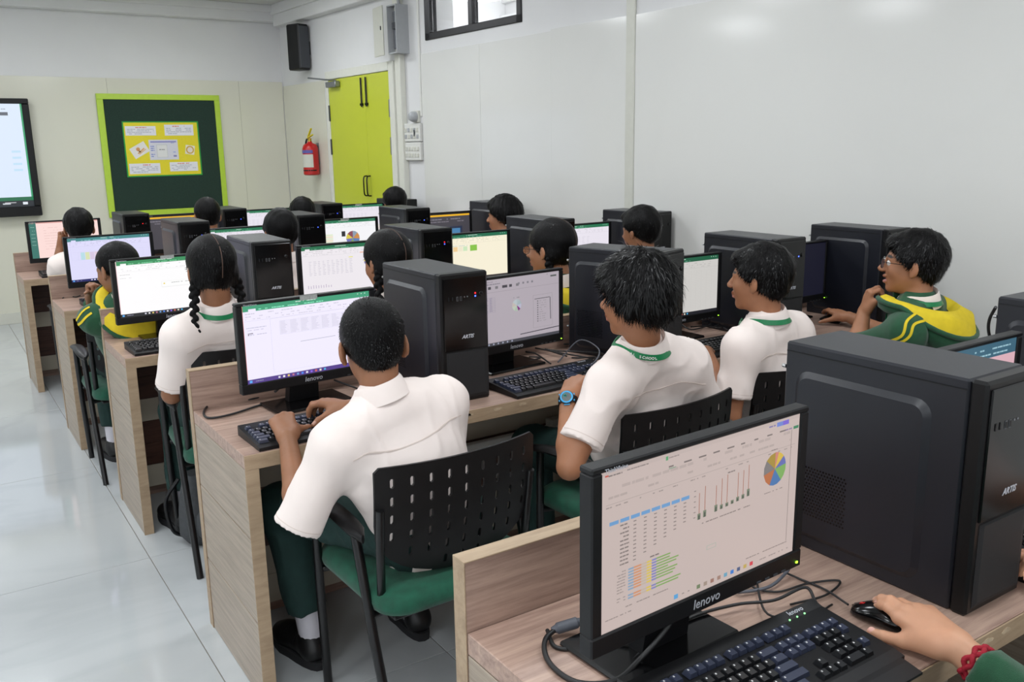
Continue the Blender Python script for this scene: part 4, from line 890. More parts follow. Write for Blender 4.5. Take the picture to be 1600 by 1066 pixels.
for k in range(4):
    pts = [at_z(1062+18*k, 505+6*(k % 2), zz+.02), at_z(1080+20*k, 515-5*k, zz+.004*k), at_z(1110+14*k, 508+4*k, zz+.01), at_z(1135+12*k, 500+7*k, zz)]
    cable(pts, 'black cord behind the keyboard of the short haired boy', .003)
for k in range(2):
    cable([at_z(222+6*k, 497, zz+.03), at_z(214, 512+4*k, zz+.01), at_z(200, 522, zz), at_z(186-2*k, 526, zz)], 'black cord at the desk end of the girl with plaits', .003)
cable([at_z(136, 445, zz+.04), at_z(132, 456, zz+.01), at_z(120, 464, zz), at_z(105, 462, zz), at_z(98, 466, zz)], 'black cord at the desk end of the boy in green hoodie', .003)
cable([at_y(1556, 480, 1.12), at_y(1546, 500, 1.15), at_y(1545, 520, 1.16), at_y(1553, 545, 1.16)], 'black cord behind the case cut off at the back row', .004)

# ---------------------------------------------------------------- chairs
def chair_back(hw=.232, z0=.455, z1=.765):
    """perforated panel, bent; outline: straight top, U-shaped bottom"""
    zm = z0+.16
    out = [(-hw+.012, z1), (hw-.012, z1), (hw, z1-.012)]+[(hw, zm)]
    for k in range(1, 16):
        a = PI*k/16; out.append((hw*math.cos(a), zm-(zm-z0)*math.sin(a)**.85))
    out += [(-hw, zm), (-hw, z1-.012)]
    # densify
    O = []
    for i in range(len(out)):
        a, b = np.array(out[i]), np.array(out[(i+1) % len(out)]); n = max(1, int(np.linalg.norm(b-a)/.03))
        O += [tuple(a+(b-a)*k/n) for k in range(n)]
    def inside(x, z):
        if abs(x) > hw or z > z1: return False
        if z >= zm: return True
        s_ = (zm-z)/(zm-z0); return s_ <= 1 and abs(x) <= hw*math.sqrt(max(0, 1-s_**(2/.85)))
    slots = []
    for r in range(6):
        for c_ in range(9):
            x = -.192+.048*c_; z = z1-.042-.047*r
            if inside(x-.018, z-.022) and inside(x+.018, z-.022): slots.append((x, z))
    SL = []
    for x, z in slots:
        ring = [(x+.0048*math.cos(a), z+.008+.0048*math.sin(a)) for a in (0, PI/3, 2*PI/3, PI)]+[(x+.0048*math.cos(a), z-.008+.0048*math.sin(a)) for a in (PI, 4*PI/3, 5*PI/3, 2*PI)]
        SL.append(ring)
    pts = [Vector(p) for p in O]; edges = [(i, (i+1) % len(O)) for i in range(len(O))]
    for ring in SL:
        o = len(pts); pts += [Vector(p) for p in ring]; edges += [(o+i, o+(i+1) % len(ring)) for i in range(len(ring))]
    for x in np.arange(-hw+.03, hw, .048):
        for z in np.arange(z0+.03, z1-.01, .047):
            if inside(x, z-.01): pts.append(Vector((x, z)))
    vs, es, fs, *_ = delaunay_2d_cdt(pts, edges, [], 0, 1e-6)
    def hole(x, z): return any(abs(x-a) < .0048 and abs(z-b) < .0125 for a, b in slots)
    F = []
    for f in fs:
        cx = sum(vs[i][0] for i in f)/len(f); cz = sum(vs[i][1] for i in f)/len(f)
        if inside(cx, cz) and not hole(cx, cz): F.append(tuple(f))
    def bend(x, z, off): return (x, -.185+.75*x*x-.16*(z-.45)+.5*(z-.6)**2+off, z)
    q = MB(); n = len(vs)
    from collections import Counter
    V2 = [bend(v[0], v[1], .0035) for v in vs]+[bend(v[0], v[1], -.0035) for v in vs]
    cnt = Counter(); dirn = {}
    for f in F:
        for i in range(len(f)):
            e = (f[i], f[(i+1) % len(f)]); cnt[tuple(sorted(e))] += 1; dirn[tuple(sorted(e))] = e
    FF = list(F)+[tuple(i+n for i in f[::-1]) for f in F]
    for e, c_ in cnt.items():
        if c_ == 1: a, b = dirn[e]; FF.append((b, a, a+n, b+n))
    q.add(V2, FF); return q
CHAIR_MESH = {}
def chair(x, y, rz, label):
    t = thing('armchair', label, 'chair', (x, y, 0), rz, 'black perforated chairs with green seats')
    if not CHAIR_MESH:
        m = CHAIR_MESH
        m['backrest'] = chair_back().mesh('backrest', M_CHAIR, 35)
        q = MB(); rings = []
        for (s_, z) in ((.90, .378), (1.0, .388), (1.02, .405), (1.0, .425), (.93, .437), (.75, .443), (.4, .445)):
            rings.append([(a*s_, .0+b*s_, z) for a, b in rrect(.46, .44, .07, 6)])
        q.loft(rings); m['seat'] = q.mesh('seat', M_SEAT, 70)
        q = MB(); q.box((0, 0, .372), (.40, .38, .014), bev=.004); m['seat_pan'] = q.mesh('seat_pan', M_TUBE)
        for sg in (-1, 1):
            q = MB(); q.tube([(sg*.225, .195, 0), (sg*.238, .175, .30), (sg*.243, .165, .575)], .0125, 10); m['front_leg%d' % sg] = q.mesh('leg', M_TUBE, 60)
            q = MB(); q.tube([(sg*.243, -.085, .575), (sg*.24, -.15, .33), (sg*.235, -.25, 0)], .0125, 10); m['rear_leg%d' % sg] = q.mesh('leg', M_TUBE, 60)
            q = MB(); rings = []
            for k in range(9):
                s_ = k/8; yy = .20-.33*s_; w_ = .024*(1-abs(2*s_-1)**4)**.5+.004; zz_ = .592-.02*(2*s_-1)**2
                rings.append([(sg*.243+w_*math.cos(a), yy, zz_+.012*math.sin(a)) for a in np.linspace(0, 2*PI, 11)[:-1]])
            q.loft(rings); m['armrest%d' % sg] = q.mesh('armrest', M_CHAIR, 60)
            q = MB(); q.tube([(sg*.205, -.10, .37), (sg*.214, -.155, .42), (sg*.219, -.172, .56), (sg*.221, -.185, .66)], .011, 8); m['back_upright%d' % sg] = q.mesh('back_upright', M_TUBE, 60)
            q = MB(); q.tube([(sg*.236, .175, .37), (sg*.15, .15, .37)], .01, 8); m['side_rail%d' % sg] = q.mesh('side_rail', M_TUBE, 60)
            q = MB(); q.tube([(sg*.238, -.14, .37), (sg*.15, -.12, .37)], .01, 8); m['rear_rail%d' % sg] = q.mesh('side_rail', M_TUBE, 60)
    for k, me in CHAIR_MESH.items():
        o = bpy.data.objects.new(me.name.split('.')[0], me); COL.objects.link(o); o.parent = t
    return t
CH = [(1.035, 2.005, .03, 'chair of the typing boy, back fully in view'), (1.765, 1.985, .06, 'chair of the boy with the blue watch'), (2.44, 2.03, -.15, 'chair of the short haired boy with green lanyard'), (3.07, 1.93, .2, 'chair of the boy in glasses'),
      (.925, 3.30, -.06, 'chair of the girl with two plaits, armrest at the aisle'), (1.52, 3.26, 0, 'chair of the girl behind the typing boy screen'), (2.22, 3.2, 0, 'chair of the girl in glasses'), (2.95, 3.3, 0, 'chair of the black haired boy by the leaning case'),
      (.80, 4.50, .0, 'chair of the boy in green hoodie at the aisle'), (1.55, 4.55, 0, 'chair of the pupil behind the computer case of the plaited girl'), (2.95, 4.6, 0, 'chair of the boy under the high window'),
      (.86, 5.86, .0, 'chair of the boy facing the pink page'), (1.58, 5.9, 0, 'chair of the boy below the notice board'), (2.25, 5.92, 0, 'chair of the pupil before the case by the lime door'), (2.98, 5.95, 0, 'chair of the pupil next to the lime door'),
      (.98, .30, .1, 'chair of the pupil with the red bracelet'), (1.80, .30, 0, 'chair of the pupil typing behind the nearest case')]
for i_, c_ in enumerate(CH):
    co_ = chair(c_[0], c_[1], c_[2], 'black perforated '+c_[3])
    if i_ == 4: co_.scale = (1, 1, 1.06)
# bag on the floor below the girl with plaits
b0 = at_z(306, 855, 0)
t = thing('school_bag', 'grey school bag standing on the floor under the chair of the girl with plaits', 'bag', (b0[0]+.06, b0[1]+.05, 0), .3)
M_BAG = mat('grey_bag_fabric', (.27, .28, .29), .9, var=.15, vscale=60, bump=.5, bscale=400)
rings = []
for k in range(9):
    s_ = k/8; z = .005+.28*s_; f_ = 1-.35*s_**3-(.25 if k == 0 else 0); rings.append([(a*f_, b*f_, z) for a, b in rrect(.20, .13, .05, 4)])
q = MB(); q.loft(rings); q.build('bag_body', M_BAG, t, 60)
rings = []
for k in range(6):
    s_ = k/5; f_ = 1-.3*(2*s_-1)**4; rings.append([(a*f_, -.065+b*f_, .03+.13*s_) for a, b in rrect(.15, .05, .02, 4)])
q = MB(); q.loft(rings); q.build('front_pocket', M_BAG, t, 60)
q = MB(); q.tube(spline([(-.07, .05, .26), (-.12, .07, .18), (-.11, .06, .06), (-.06, .05, .02)], 6), .008, 6); q.tube(spline([(-.02, 0, .28), (0, 0, .32), (.02, 0, .28)], 5), .006, 6); q.build('strap', M_BLACK, t, 60)

# ---------------------------------------------------------------- organic shapes: signed distance field -> surface nets
class SDF:
    def __init__(s): s.p = []
    def add(s, fn, lo, hi, k, op='u'): s.p.append((fn, np.asarray(lo, float), np.asarray(hi, float), k, op)); return s
    def cone(s, a, b, ra, rb, k=.012, flat=False, op='u'):
        a, b = np.asarray(a, float), np.asarray(b, float); ab = b-a; L2 = max(1e-9, ab@ab); R = max(ra, rb); dn = ab/math.sqrt(L2)
        def fn(x, y, z):
            px_, py_, pz_ = x-a[0], y-a[1], z-a[2]; d0 = px_*ab[0]+py_*ab[1]+pz_*ab[2]; t = np.clip(d0/L2, 0, 1)
            d = np.sqrt((px_-t*ab[0])**2+(py_-t*ab[1])**2+(pz_-t*ab[2])**2)-(ra+(rb-ra)*t)
            if flat: d = np.maximum(d, (px_-ab[0])*dn[0]+(py_-ab[1])*dn[1]+(pz_-ab[2])*dn[2])
            return d
        return s.add(fn, np.minimum(a, b)-R, np.maximum(a, b)+R, k, op)
    def chain(s, pts, rad, k=.012):
        for i in range(len(pts)-1): s.cone(pts[i], pts[i+1], rad[i], rad[i+1], k)
        return s
    def ell(s, c, r, R=None, k=.012, op='u'):
        c = np.asarray(c, float); r = np.asarray(r, float); R = np.eye(3) if R is None else np.asarray(R, float); m = r.min()
        def fn(x, y, z):
            a, b, c_ = x-c[0], y-c[1], z-c[2]
            u = (a*R[0][0]+b*R[1][0]+c_*R[2][0])/r[0]; v = (a*R[0][1]+b*R[1][1]+c_*R[2][1])/r[1]; w_ = (a*R[0][2]+b*R[1][2]+c_*R[2][2])/r[2]
            k0 = np.sqrt(u*u+v*v+w_*w_); k1 = np.sqrt((u/r[0])**2+(v/r[1])**2+(w_/r[2])**2)
            return k0*(k0-1)/np.maximum(k1, 1e-6)
        ext = np.sqrt((R**2)@(r**2)); return s.add(fn, c-ext, c+ext, k, op)
    def econe(s, a, b, wa, wb, right, k=.03, endk=1.0):
        a, b = np.asarray(a, float), np.asarray(b, float); ab = b-a; L = np.linalg.norm(ab); ax = ab/L; rt = np.asarray(right, float); rt = unit(rt-ax*(rt@ax)); fr = np.cross(ax, rt); R = max(*wa, *wb)
        def fn(x, y, z):
            p0, p1, p2 = x-a[0], y-a[1], z-a[2]; tl = p0*ax[0]+p1*ax[1]+p2*ax[2]; t = np.clip(tl/L, 0, 1); zz_ = tl-t*L
            u = p0*rt[0]+p1*rt[1]+p2*rt[2]; v = p0*fr[0]+p1*fr[1]+p2*fr[2]; w_ = wa[0]+(wb[0]-wa[0])*t; d = wa[1]+(wb[1]-wa[1])*t; m = np.minimum(w_, d)*endk
            return (np.sqrt((u/w_)**2+(v/d)**2+(zz_/m)**2)-1)*np.minimum(w_, d)
        return s.add(fn, np.minimum(a, b)-R, np.maximum(a, b)+R, k)
    def cut(s, p, n, k=.004):
        """remove everything beyond the plane through p with normal n"""
        p = np.asarray(p, float); n = unit(n)
        def fn(x, y, z): return (x-p[0])*n[0]+(y-p[1])*n[1]+(z-p[2])*n[2]
        s.p.append((fn, None, None, k, 'cut')); return s
    def mesh(s, h, disp=None):
        los = np.array([p[1] for p in s.p if p[1] is not None and p[4] == 'u']); his = np.array([p[2] for p in s.p if p[2] is not None and p[4] == 'u']); kk = max(p[3] for p in s.p)
        lo = los.min(0)-kk*.5-3*h; hi = his.max(0)+kk*.5+3*h; n = np.ceil((hi-lo)/h).astype(int)+1
        X = [(lo[i]+h*np.arange(n[i])).astype(np.float32) for i in range(3)]; G = np.full(n, .08, np.float32)
        for fn, a, b, k, op in s.p:
            if a is None: sl = (slice(0, n[0]), slice(0, n[1]), slice(0, n[2]))
            else:
                i0 = np.clip(np.floor((a-k-2*h-lo)/h).astype(int), 0, n-1); i1 = np.clip(np.ceil((b+k+2*h-lo)/h).astype(int)+1, 1, n); sl = tuple(slice(i0[j], i1[j]) for j in range(3))
            if any(q.stop <= q.start for q in sl): continue
            x, y, z = X[0][sl[0]][:, None, None], X[1][sl[1]][None, :, None], X[2][sl[2]][None, None, :]
            d = fn(x, y, z).astype(np.float32); g = G[sl]
            if op == 'u': hh = np.maximum(k-np.abs(g-d), 0); G[sl] = np.minimum(g, d)-hh*hh*(.25/k)
            elif op == 's': d = -d; hh = np.maximum(k-np.abs(g-d), 0); G[sl] = np.maximum(g, d)+hh*hh*(.25/k)
            else: hh = np.maximum(k-np.abs(g-d), 0); G[sl] = np.maximum(g, d)+hh*hh*(.25/k)
        ins = G < 0
        c = ins[:-1, :-1, :-1].astype(np.int8)
        for dx, dy, dz_ in ((1, 0, 0), (0, 1, 0), (0, 0, 1), (1, 1, 0), (1, 0, 1), (0, 1, 1), (1, 1, 1)): c = c+ins[dx:n[0]-1+dx, dy:n[1]-1+dy, dz_:n[2]-1+dz_]
        act = np.argwhere((c > 0) & (c < 8)); idx = np.full(c.shape, -1, np.int32); idx[act[:, 0], act[:, 1], act[:, 2]] = np.arange(len(act))
        acc = np.zeros((len(act), 3), np.float32); cnt = np.zeros(len(act), np.float32)
        C = [(0, 0, 0), (1, 0, 0), (0, 1, 0), (1, 1, 0), (0, 0, 1), (1, 0, 1), (0, 1, 1), (1, 1, 1)]
        val = [G[act[:, 0]+a, act[:, 1]+b, act[:, 2]+d] for a, b, d in C]
        for e0, e1 in ((0, 1), (2, 3), (4, 5), (6, 7), (0, 2), (1, 3), (4, 6), (5, 7), (0, 4), (1, 5), (2, 6), (3, 7)):
            a, b = val[e0], val[e1]; m = (a < 0) != (b < 0); t = np.where(m, a/np.where(m, a-b, 1), 0)
            p0 = np.array(C[e0], np.float32); p1 = np.array(C[e1], np.float32); acc += np.where(m[:, None], p0+t[:, None]*(p1-p0), 0); cnt += m
        v = lo+(act+acc/cnt[:, None])*h; faces = []
        for ax in range(3):
            o1, o2 = (ax+1) % 3, (ax+2) % 3; sl0 = [slice(0, -1)]*3; sl1 = [slice(0, -1)]*3
            A = np.take(ins, range(0, n[ax]-1), axis=ax); B = np.take(ins, range(1, n[ax]), axis=ax); e = np.argwhere(A != B)
            e = e[(e[:, o1] > 0) & (e[:, o2] > 0) & (e[:, o1] < n[o1]-1) & (e[:, o2] < n[o2]-1)]
            flip = A[e[:, 0], e[:, 1], e[:, 2]]; q = []
            for d1, d2 in ((0, 0), (-1, 0), (-1, -1), (0, -1)):
                f = e.copy(); f[:, o1] += d1; f[:, o2] += d2; q.append(idx[f[:, 0], f[:, 1], f[:, 2]])
            q = np.stack(q, 1); q = np.where(flip[:, None], q[:, ::-1], q) if False else np.where(flip[:, None], q, q[:, ::-1]); faces.append(q)
        F = np.concatenate(faces); F = F[(F >= 0).all(1)]
        F = F[:, ::-1] if False else F
        return v, F
def vnormals(v, F):
    fn = np.cross(v[F[:, 2]]-v[F[:, 0]], v[F[:, 3]]-v[F[:, 1]]); N = np.zeros_like(v)
    for j in range(4): np.add.at(N, F[:, j], fn)
    return N/np.maximum(np.linalg.norm(N, axis=1), 1e-9)[:, None]
def relax(v, F, it=1, a=.5):
    for _ in range(it):
        A = np.zeros_like(v); c = np.zeros(len(v))
        for j in range(4):
            np.add.at(A, F[:, j], v[F[:, (j+1) % 4]]); np.add.at(c, F[:, j], 1)
            np.add.at(A, F[:, (j+1) % 4], v[F[:, j]]); np.add.at(c, F[:, (j+1) % 4], 1)
        v = v+(A/np.maximum(c, 1)[:, None]-v)*a
    return v
def np_mesh(name, v, F, mats, colors=None):
    me = bpy.data.meshes.new(name); nf = len(F); k = F.shape[1]
    me.vertices.add(len(v)); me.vertices.foreach_set('co', v.astype(np.float32).ravel()); me.loops.add(nf*k); me.loops.foreach_set('vertex_index', F.astype(np.int32).ravel())
    me.polygons.add(nf); me.polygons.foreach_set('loop_start', np.arange(0, nf*k, k, dtype=np.int32)); me.polygons.foreach_set('use_smooth', np.ones(nf, bool))
    me.update(calc_edges=True); me.validate()
    for m in (mats if isinstance(mats, (list, tuple)) else [mats]): me.materials.append(m)
    if colors is not None:
        at = me.color_attributes.new('Col', 'FLOAT_COLOR', 'POINT'); at.data.foreach_set('color', np.concatenate([colors, np.ones((len(v), 1))], 1).astype(np.float32).ravel())
    return me
def np_obj(name, v, F, mats, parent, base, colors=None):
    o = bpy.data.objects.new(name, np_mesh(name, v-base, F, mats, colors)); COL.objects.link(o); o.parent = parent; return o
def wob(p, f, seed):
    """cheap smooth pseudo noise, about -1..1"""
    r = np.random.RandomState(seed); out = 0
    for k in range(4):
        d = r.normal(size=3)*f; d2 = r.normal(size=3)*f*.7; out = out+np.sin(p@d+1.7*np.sin(p@d2+r.uniform(0, 6))+r.uniform(0, 6))
    return out/4
def folds(v, F, seed, amp, f=28):
    N = vnormals(v, F); a = wob(v*np.array([1, 1, .45]), f, seed); b = wob(v*np.array([1, 1, .8]), f*2.1, seed+5)
    return v+N*((np.maximum(0, 1-np.abs(a)*2.2)**2)*amp-amp*.3+b*amp*.18)[:, None]
def ribbon(bvh, pts, width, lift, mt, name, parent, base, n=10, closed=False, thick=.0008, side=None):
    """band of the given width laid on a surface"""
    P = spline(pts, n); C = []; NN = []
    for p in P:
        loc, nr, *_ = bvh.find_nearest(Vector(p)); C.append(np.array(loc)+np.array(nr)*lift); NN.append(np.array(nr))
    C = [C[0]]+[(C[i-1]+C[i]*2+C[i+1])/4 for i in range(1, len(C)-1)]+[C[-1]]
    NN = [NN[0]]+[unit(NN[i-1]+NN[i]*2+NN[i+1]) for i in range(1, len(NN)-1)]+[NN[-1]]
    q = MB(); rings = []
    for i in range(len(C)):
        t = unit(C[min(i+1, len(C)-1)]-C[max(0, i-1)]); s_ = unit(np.cross(t, NN[i])); u_ = NN[i]
        rings.append([C[i]-s_*width/2-base, C[i]+s_*width/2-base, C[i]+s_*width/2+u_*thick-base, C[i]-s_*width/2+u_*thick-base])
    q.loft(rings); return q.build(name, mt, parent, 60)
def bvh_of(v, F): return BVHTree.FromPolygons([tuple(p) for p in v], [tuple(f) for f in F.tolist()])

# ---------------------------------------------------------------- people
M_SKIN = attr_mat('skin', rough=.5, sss=.08, bump=.06, bscale=700, spec=.4)
M_HAIR = mat('black_hair', (.032, .028, .030), .42, spec=.13, var=.35, vscale=350, stretch=(1, 1, .15), bump=.9, bscale=420)
M_STRAND = mat('hair_strand', (.03, .027, .029), .34, spec=.26, var=.4, vscale=300)
M_SHIRT = mat('cream_shirt_cotton', (.935, .885, .86), .8, var=.02, vscale=12, bump=.15, bscale=900, sheen=.1)
M_SEAM = mat('cream_shirt_seam', (.86, .80, .765), .85)
M_TROUSER = mat('dark_green_trouser', (.085, .20, .185), .85, var=.1, vscale=40, bump=.25, bscale=800)
M_HOOD = mat('green_fleece', (.10, .30, .19), .9, var=.12, vscale=60, bump=.4, bscale=700, sheen=.2)
M_YELLOW = mat('yellow_fleece', (.86, .76, .14), .85, var=.06, vscale=40, bump=.3, bscale=700)
M_LANYARD = mat('green_lanyard', (.06, .47, .28), .35, var=.06, vscale=200)
M_SOCK = mat('white_sock', (.85, .84, .87), .9, bump=.4, bscale=900)
M_SHOE = mat('black_shoe_leather', (.07, .07, .075), .45, var=.2, vscale=50)
M_SOLE = mat('black_rubber_sole', (.13, .13, .14), .8, bump=.2)
M_EYE = mat('eye_white', (.86, .84, .82), .25); M_IRIS = mat('dark_iris', (.07, .045, .035), .15)
M_GLASSFRAME = mat('thin_dark_metal', (.10, .10, .12), .3, metal=.6)
M_LENS = mat('spectacle_lens', (.95, .97, 1), .02, trans=1.0)
SKIN = {'brown': (.58, .40, .29), 'light': (.80, .60, .48), 'mid': (.66, .46, .34), 'dark': (.50, .34, .25)}
def frame(F, U):
    F = unit(F); U = unit(np.asarray(U, float)-F*(np.asarray(U, float)@F)); return F, U, np.cross(F, U)      # forward, up, right
FL = [.066, .073, .068, .053]
def hand(sd, wrist, f, u, side, pose, sc=1.0):
    """palm and five fingers; side +1 right hand, -1 left. Returns finger tips"""
    f, u, rt = frame(f, u); th = -rt*side; w_ = np.asarray(wrist, float)
    at = lambda a, b, c: w_+(f*a+th*b+u*c)*sc
    roots = [(.078, .026, .002), (.081, .008, .004), (.076, -.010, .002), (.068, -.026, -.002)]; tips = []
    for i, (a, b, c) in enumerate(roots):
        sd.cone(at(.0, b*.55, 0), at(a, b, c), .0135*sc, (.0105 if i < 3 else .0095)*sc, .012*sc)
    sd.cone(at(.02, .012, -.003), at(.055, -.008, -.004), .016*sc, .015*sc, .014*sc); sd.cone(at(.008, .02, -.006), at(.045, .028, -.010), .013*sc, .012*sc, .012*sc)
    for i in range(4):
        m, p, d, s_ = pose['f'][i]; pt = at(*roots[i]); ang = 0; L = FL[i]*sc*np.array([.47, .30, .25]); r = np.array([.0088, .0080, .0072, .0058])*sc*(1 if i < 3 else .9)
        dirn = rotaxis(u, math.radians(-s_*side))@f; axis = unit(np.cross(dirn, u))                  # spread towards the thumb is positive
        for k, a in enumerate((m, p, d)):
            ang += math.radians(a); v_ = dirn*math.cos(ang)-u*math.sin(ang); nx = pt+v_*L[k]; sd.cone(pt, nx, r[k], r[k+1], .0035*sc if k else .006*sc); pt = nx
        tips.append((pt, v_, unit(np.cross(axis, v_))))
    o, dn, b1, b2 = [math.radians(q) for q in pose['t']]
    b0 = at(.018, .020, -.006); v0 = unit(f*math.cos(o)+th*math.sin(o)-u*math.sin(dn)); p1 = b0+v0*.042*sc
    v1 = unit(rotaxis(u, b1*side)@v0); p2 = p1+v1*.030*sc; v2 = unit(rotaxis(u, b2*side)@v1); p3 = p2+v2*.024*sc
    sd.cone(b0, p1, .0145*sc, .0110*sc, .012*sc); sd.cone(p1, p2, .0100*sc, .0090*sc, .005*sc); sd.cone(p2, p3, .0090*sc, .0065*sc, .003*sc); tips.append((p3, v2, u))
    return tips
REST = dict(f=[(20, 30, 18, 6), (22, 34, 20, 1), (24, 36, 20, -5), (26, 36, 20, -12)], t=(38, 12, 12, 10))
TYPE = dict(f=[(28, 38, 22, 7), (26, 42, 24, 1), (26, 42, 24, -6), (22, 38, 22, -14)], t=(42, 22, 20, 15))
FIST = dict(f=[(70, 80, 45, 2), (74, 82, 45, 0), (76, 84, 45, -2), (76, 84, 45, -4)], t=(25, 25, 30, 30))
MOUSE = dict(f=[(2, 22, 16, 10), (6, 28, 18, 4), (12, 34, 20, -4), (16, 34, 22, -10)], t=(34, 22, 10, 8))
def head_prims(sd, c, F, U, S, s=1.0, mouth_open=False):
    R = np.stack([S, F, U], 1); P = lambda a, b, d: c+(F*a+U*b+S*d)*s
    sd.ell(P(-.010, .028, 0), np.array([.072, .090, .078])*s, R, .01)
    sd.ell(P(.034, -.030, 0), np.array([.054, .054, .072])*s, R, .03); sd.ell(P(.012, -.045, 0), np.array([.057, .052, .042])*s, R, .02)
    sd.cone(P(.03, -.07, 0), P(.066, -.092, 0), .036*s, .017*s, .025); sd.ell(P(.074, .012, 0), np.array([.044, .014, .012])*s, R, .018)
    sd.cone(P(.084, .006, 0), P(.106, -.026, 0), .007*s, .0105*s, .010); sd.ell(P(.098, -.031, 0), np.array([.016, .011, .008])*s, R, .006)
    for g in (-1, 1): sd.ell(P(.056, -.026, g*.034), np.array([.020, .022, .020])*s, R, .02)
    sd.ell(P(.088, -.051, 0), np.array([.023, .010, .0058])*s, R, .005); sd.ell(P(.086, -.064 if not mouth_open else -.071, 0), np.array([.020, .010, .0065])*s, R, .005)
    if mouth_open: sd.ell(P(.098, -.061, 0), np.array([.015, .014, .0045])*s, R, .002, 's')
    for g in (-1, 1): sd.ell(P(.090, -.001, g*.031), np.array([.018, .012, .010])*s, R, .010, 's')
    for g in (-1, 1):
        Re = R@rotaxis((0, 0, 1), g*.45)@rotaxis((1, 0, 0), -.12); sd.ell(P(-.004, -.010, g*.078), np.array([.0075, .0175, .030])*s, Re, .006); sd.ell(P(.006, -.006, g*.086), np.array([.006, .010, .018])*s, Re, .004, 's'); sd.ell(P(.000, -.036, g*.074), np.array([.006, .008, .009])*s, R, .006)
def head_paint(c, F, U, S, s, tone):
    P = lambda a, b, d: c+(F*a+U*b+S*d)*s; R = np.stack([S, F, U], 1)
    L = [(P(.094, -.051, 0), np.array([.024, .016, .0062])*s, R, tuple(np.array([.86, .72, .72])*np.array(tone))), (P(.092, -.067, 0), np.array([.021, .016, .0085])*s, R, (.70, .45, .42))]
    for g in (-1, 1):
        L.append((P(.082, .022, g*.031), np.array([.021, .03, .0055])*s, R@rotaxis((0, 1, 0), g*.12), (.10, .07, .06)))
        L.append((P(.09, -.036, g*.008), np.array([.004, .02, .004])*s, R, (.30, .17, .13)))
    return L
def hair_mesh(c, F, U, S, s, style, h):
    sd = SDF(); R = np.stack([S, F, U], 1); P = lambda a, b, d: c+(F*a+U*b+S*d)*s; t = {'short': .009, 'mid': .014, 'full': .022, 'girl': .012, 'buzz': .007}[style]
    sd.ell(P(-.012, .030, 0), np.array([.072+t, .090+t, .080+t*1.15])*s, R, .01); sd.ell(P(-.050, -.020, 0), np.array([.056+t*.5, .040+t*.5, .050])*s, R, .02)
    if style in ('mid', 'full'):
        sd.ell(P(.062, .072, 0), np.array([.058, .032, .024])*s, R, .02)
        for g in (-1, 1): sd.ell(P(.028, .015, g*.070), np.array([.012, .028, .034])*s, R, .012)
    if style == 'full':
        for g in (-1, 1): sd.ell(P(-.02, .01, g*.078), np.array([.020, .050, .050])*s, R, .02)
        sd.ell(P(-.085, .0, 0), np.array([.062, .035, .060])*s, R, .03)
    if style == 'girl':
        for g in (-1, 1): sd.ell(P(-.03, -.025, g*.058), np.array([.026, .034, .040])*s, R, .02)
    drop = {'short': .004, 'mid': .004, 'full': .010, 'girl': .022, 'buzz': .010}[style]
    n_ = F*.125-U*.15; sd.cut(P(.010, -.004-drop, 0), n_, .006)
    if style in ('mid', 'full'):                                     # keep a fringe
        pass
    v, Fc = sd.mesh(h)
    return v, Fc
def hair_strands(v, Fc, c, F, U, S, s, n, L, seed, mess=.25, w_=.0009, lift=.45):
    """tapered locks rooted in the hair surface, combed from the crown"""
    r = np.random.RandomState(seed); N = vnormals(v, Fc); i = r.randint(0, len(v), n); p = v[i]; nr = N[i]
    crown = c+(U*.11-F*.045)*s; d = p-crown; d = d-nr*(d*nr).sum(1)[:, None]; d = d/np.maximum(np.linalg.norm(d, axis=1), 1e-6)[:, None]
    d = d+r.normal(size=d.shape)*mess+nr*r.uniform(.05, lift, (n, 1))*(.5+mess)+np.array(-U)*.25; d = d/np.linalg.norm(d, axis=1)[:, None]
    s_ = np.cross(d, nr); s_ = s_/np.maximum(np.linalg.norm(s_, axis=1), 1e-6)[:, None]; ln = L*r.uniform(.5, 1.2, (n, 1)); p0 = p-nr*.002
    mid = p0+d*ln*.55+nr*ln*.05; tip = p0+d*ln-nr*ln*.10+np.array(-U)*ln*.12
    V_ = np.concatenate([p0-s_*w_*1.6, p0+s_*w_*1.6, mid+s_*w_, mid-s_*w_, tip+s_*w_*.25, tip-s_*w_*.25]); k = np.arange(n)
    F1 = np.stack([k, k+n, k+2*n, k+3*n], 1); F2 = np.stack([k+3*n, k+2*n, k+4*n, k+5*n], 1)
    return V_, np.concatenate([F1, F2])
def braid(path, r0, r1, n, h):
    sd = SDF(); P = spline(path, 12); L = len(P)
    for k in range(n):
        t = k/(n-1)*(L-1.001); i = int(t); p = P[i]+(P[i+1]-P[i])*(t-i) if i+1 < L else P[-1]; tg = unit(P[min(i+1, L-1)]-P[max(0, i-1)]); sdv = unit(np.cross(tg, (.3, .9, .1))); r = r0+(r1-r0)*k/(n-1); g = 1 if k % 2 else -1
        Rm = np.stack([sdv, np.cross(tg, sdv), tg], 1)@rotaxis((0, 1, 0), g*.6); sd.ell(p+sdv*g*r*.42, (r*.85, r*.75, r*1.25), Rm, .003)
    return sd.mesh(h)
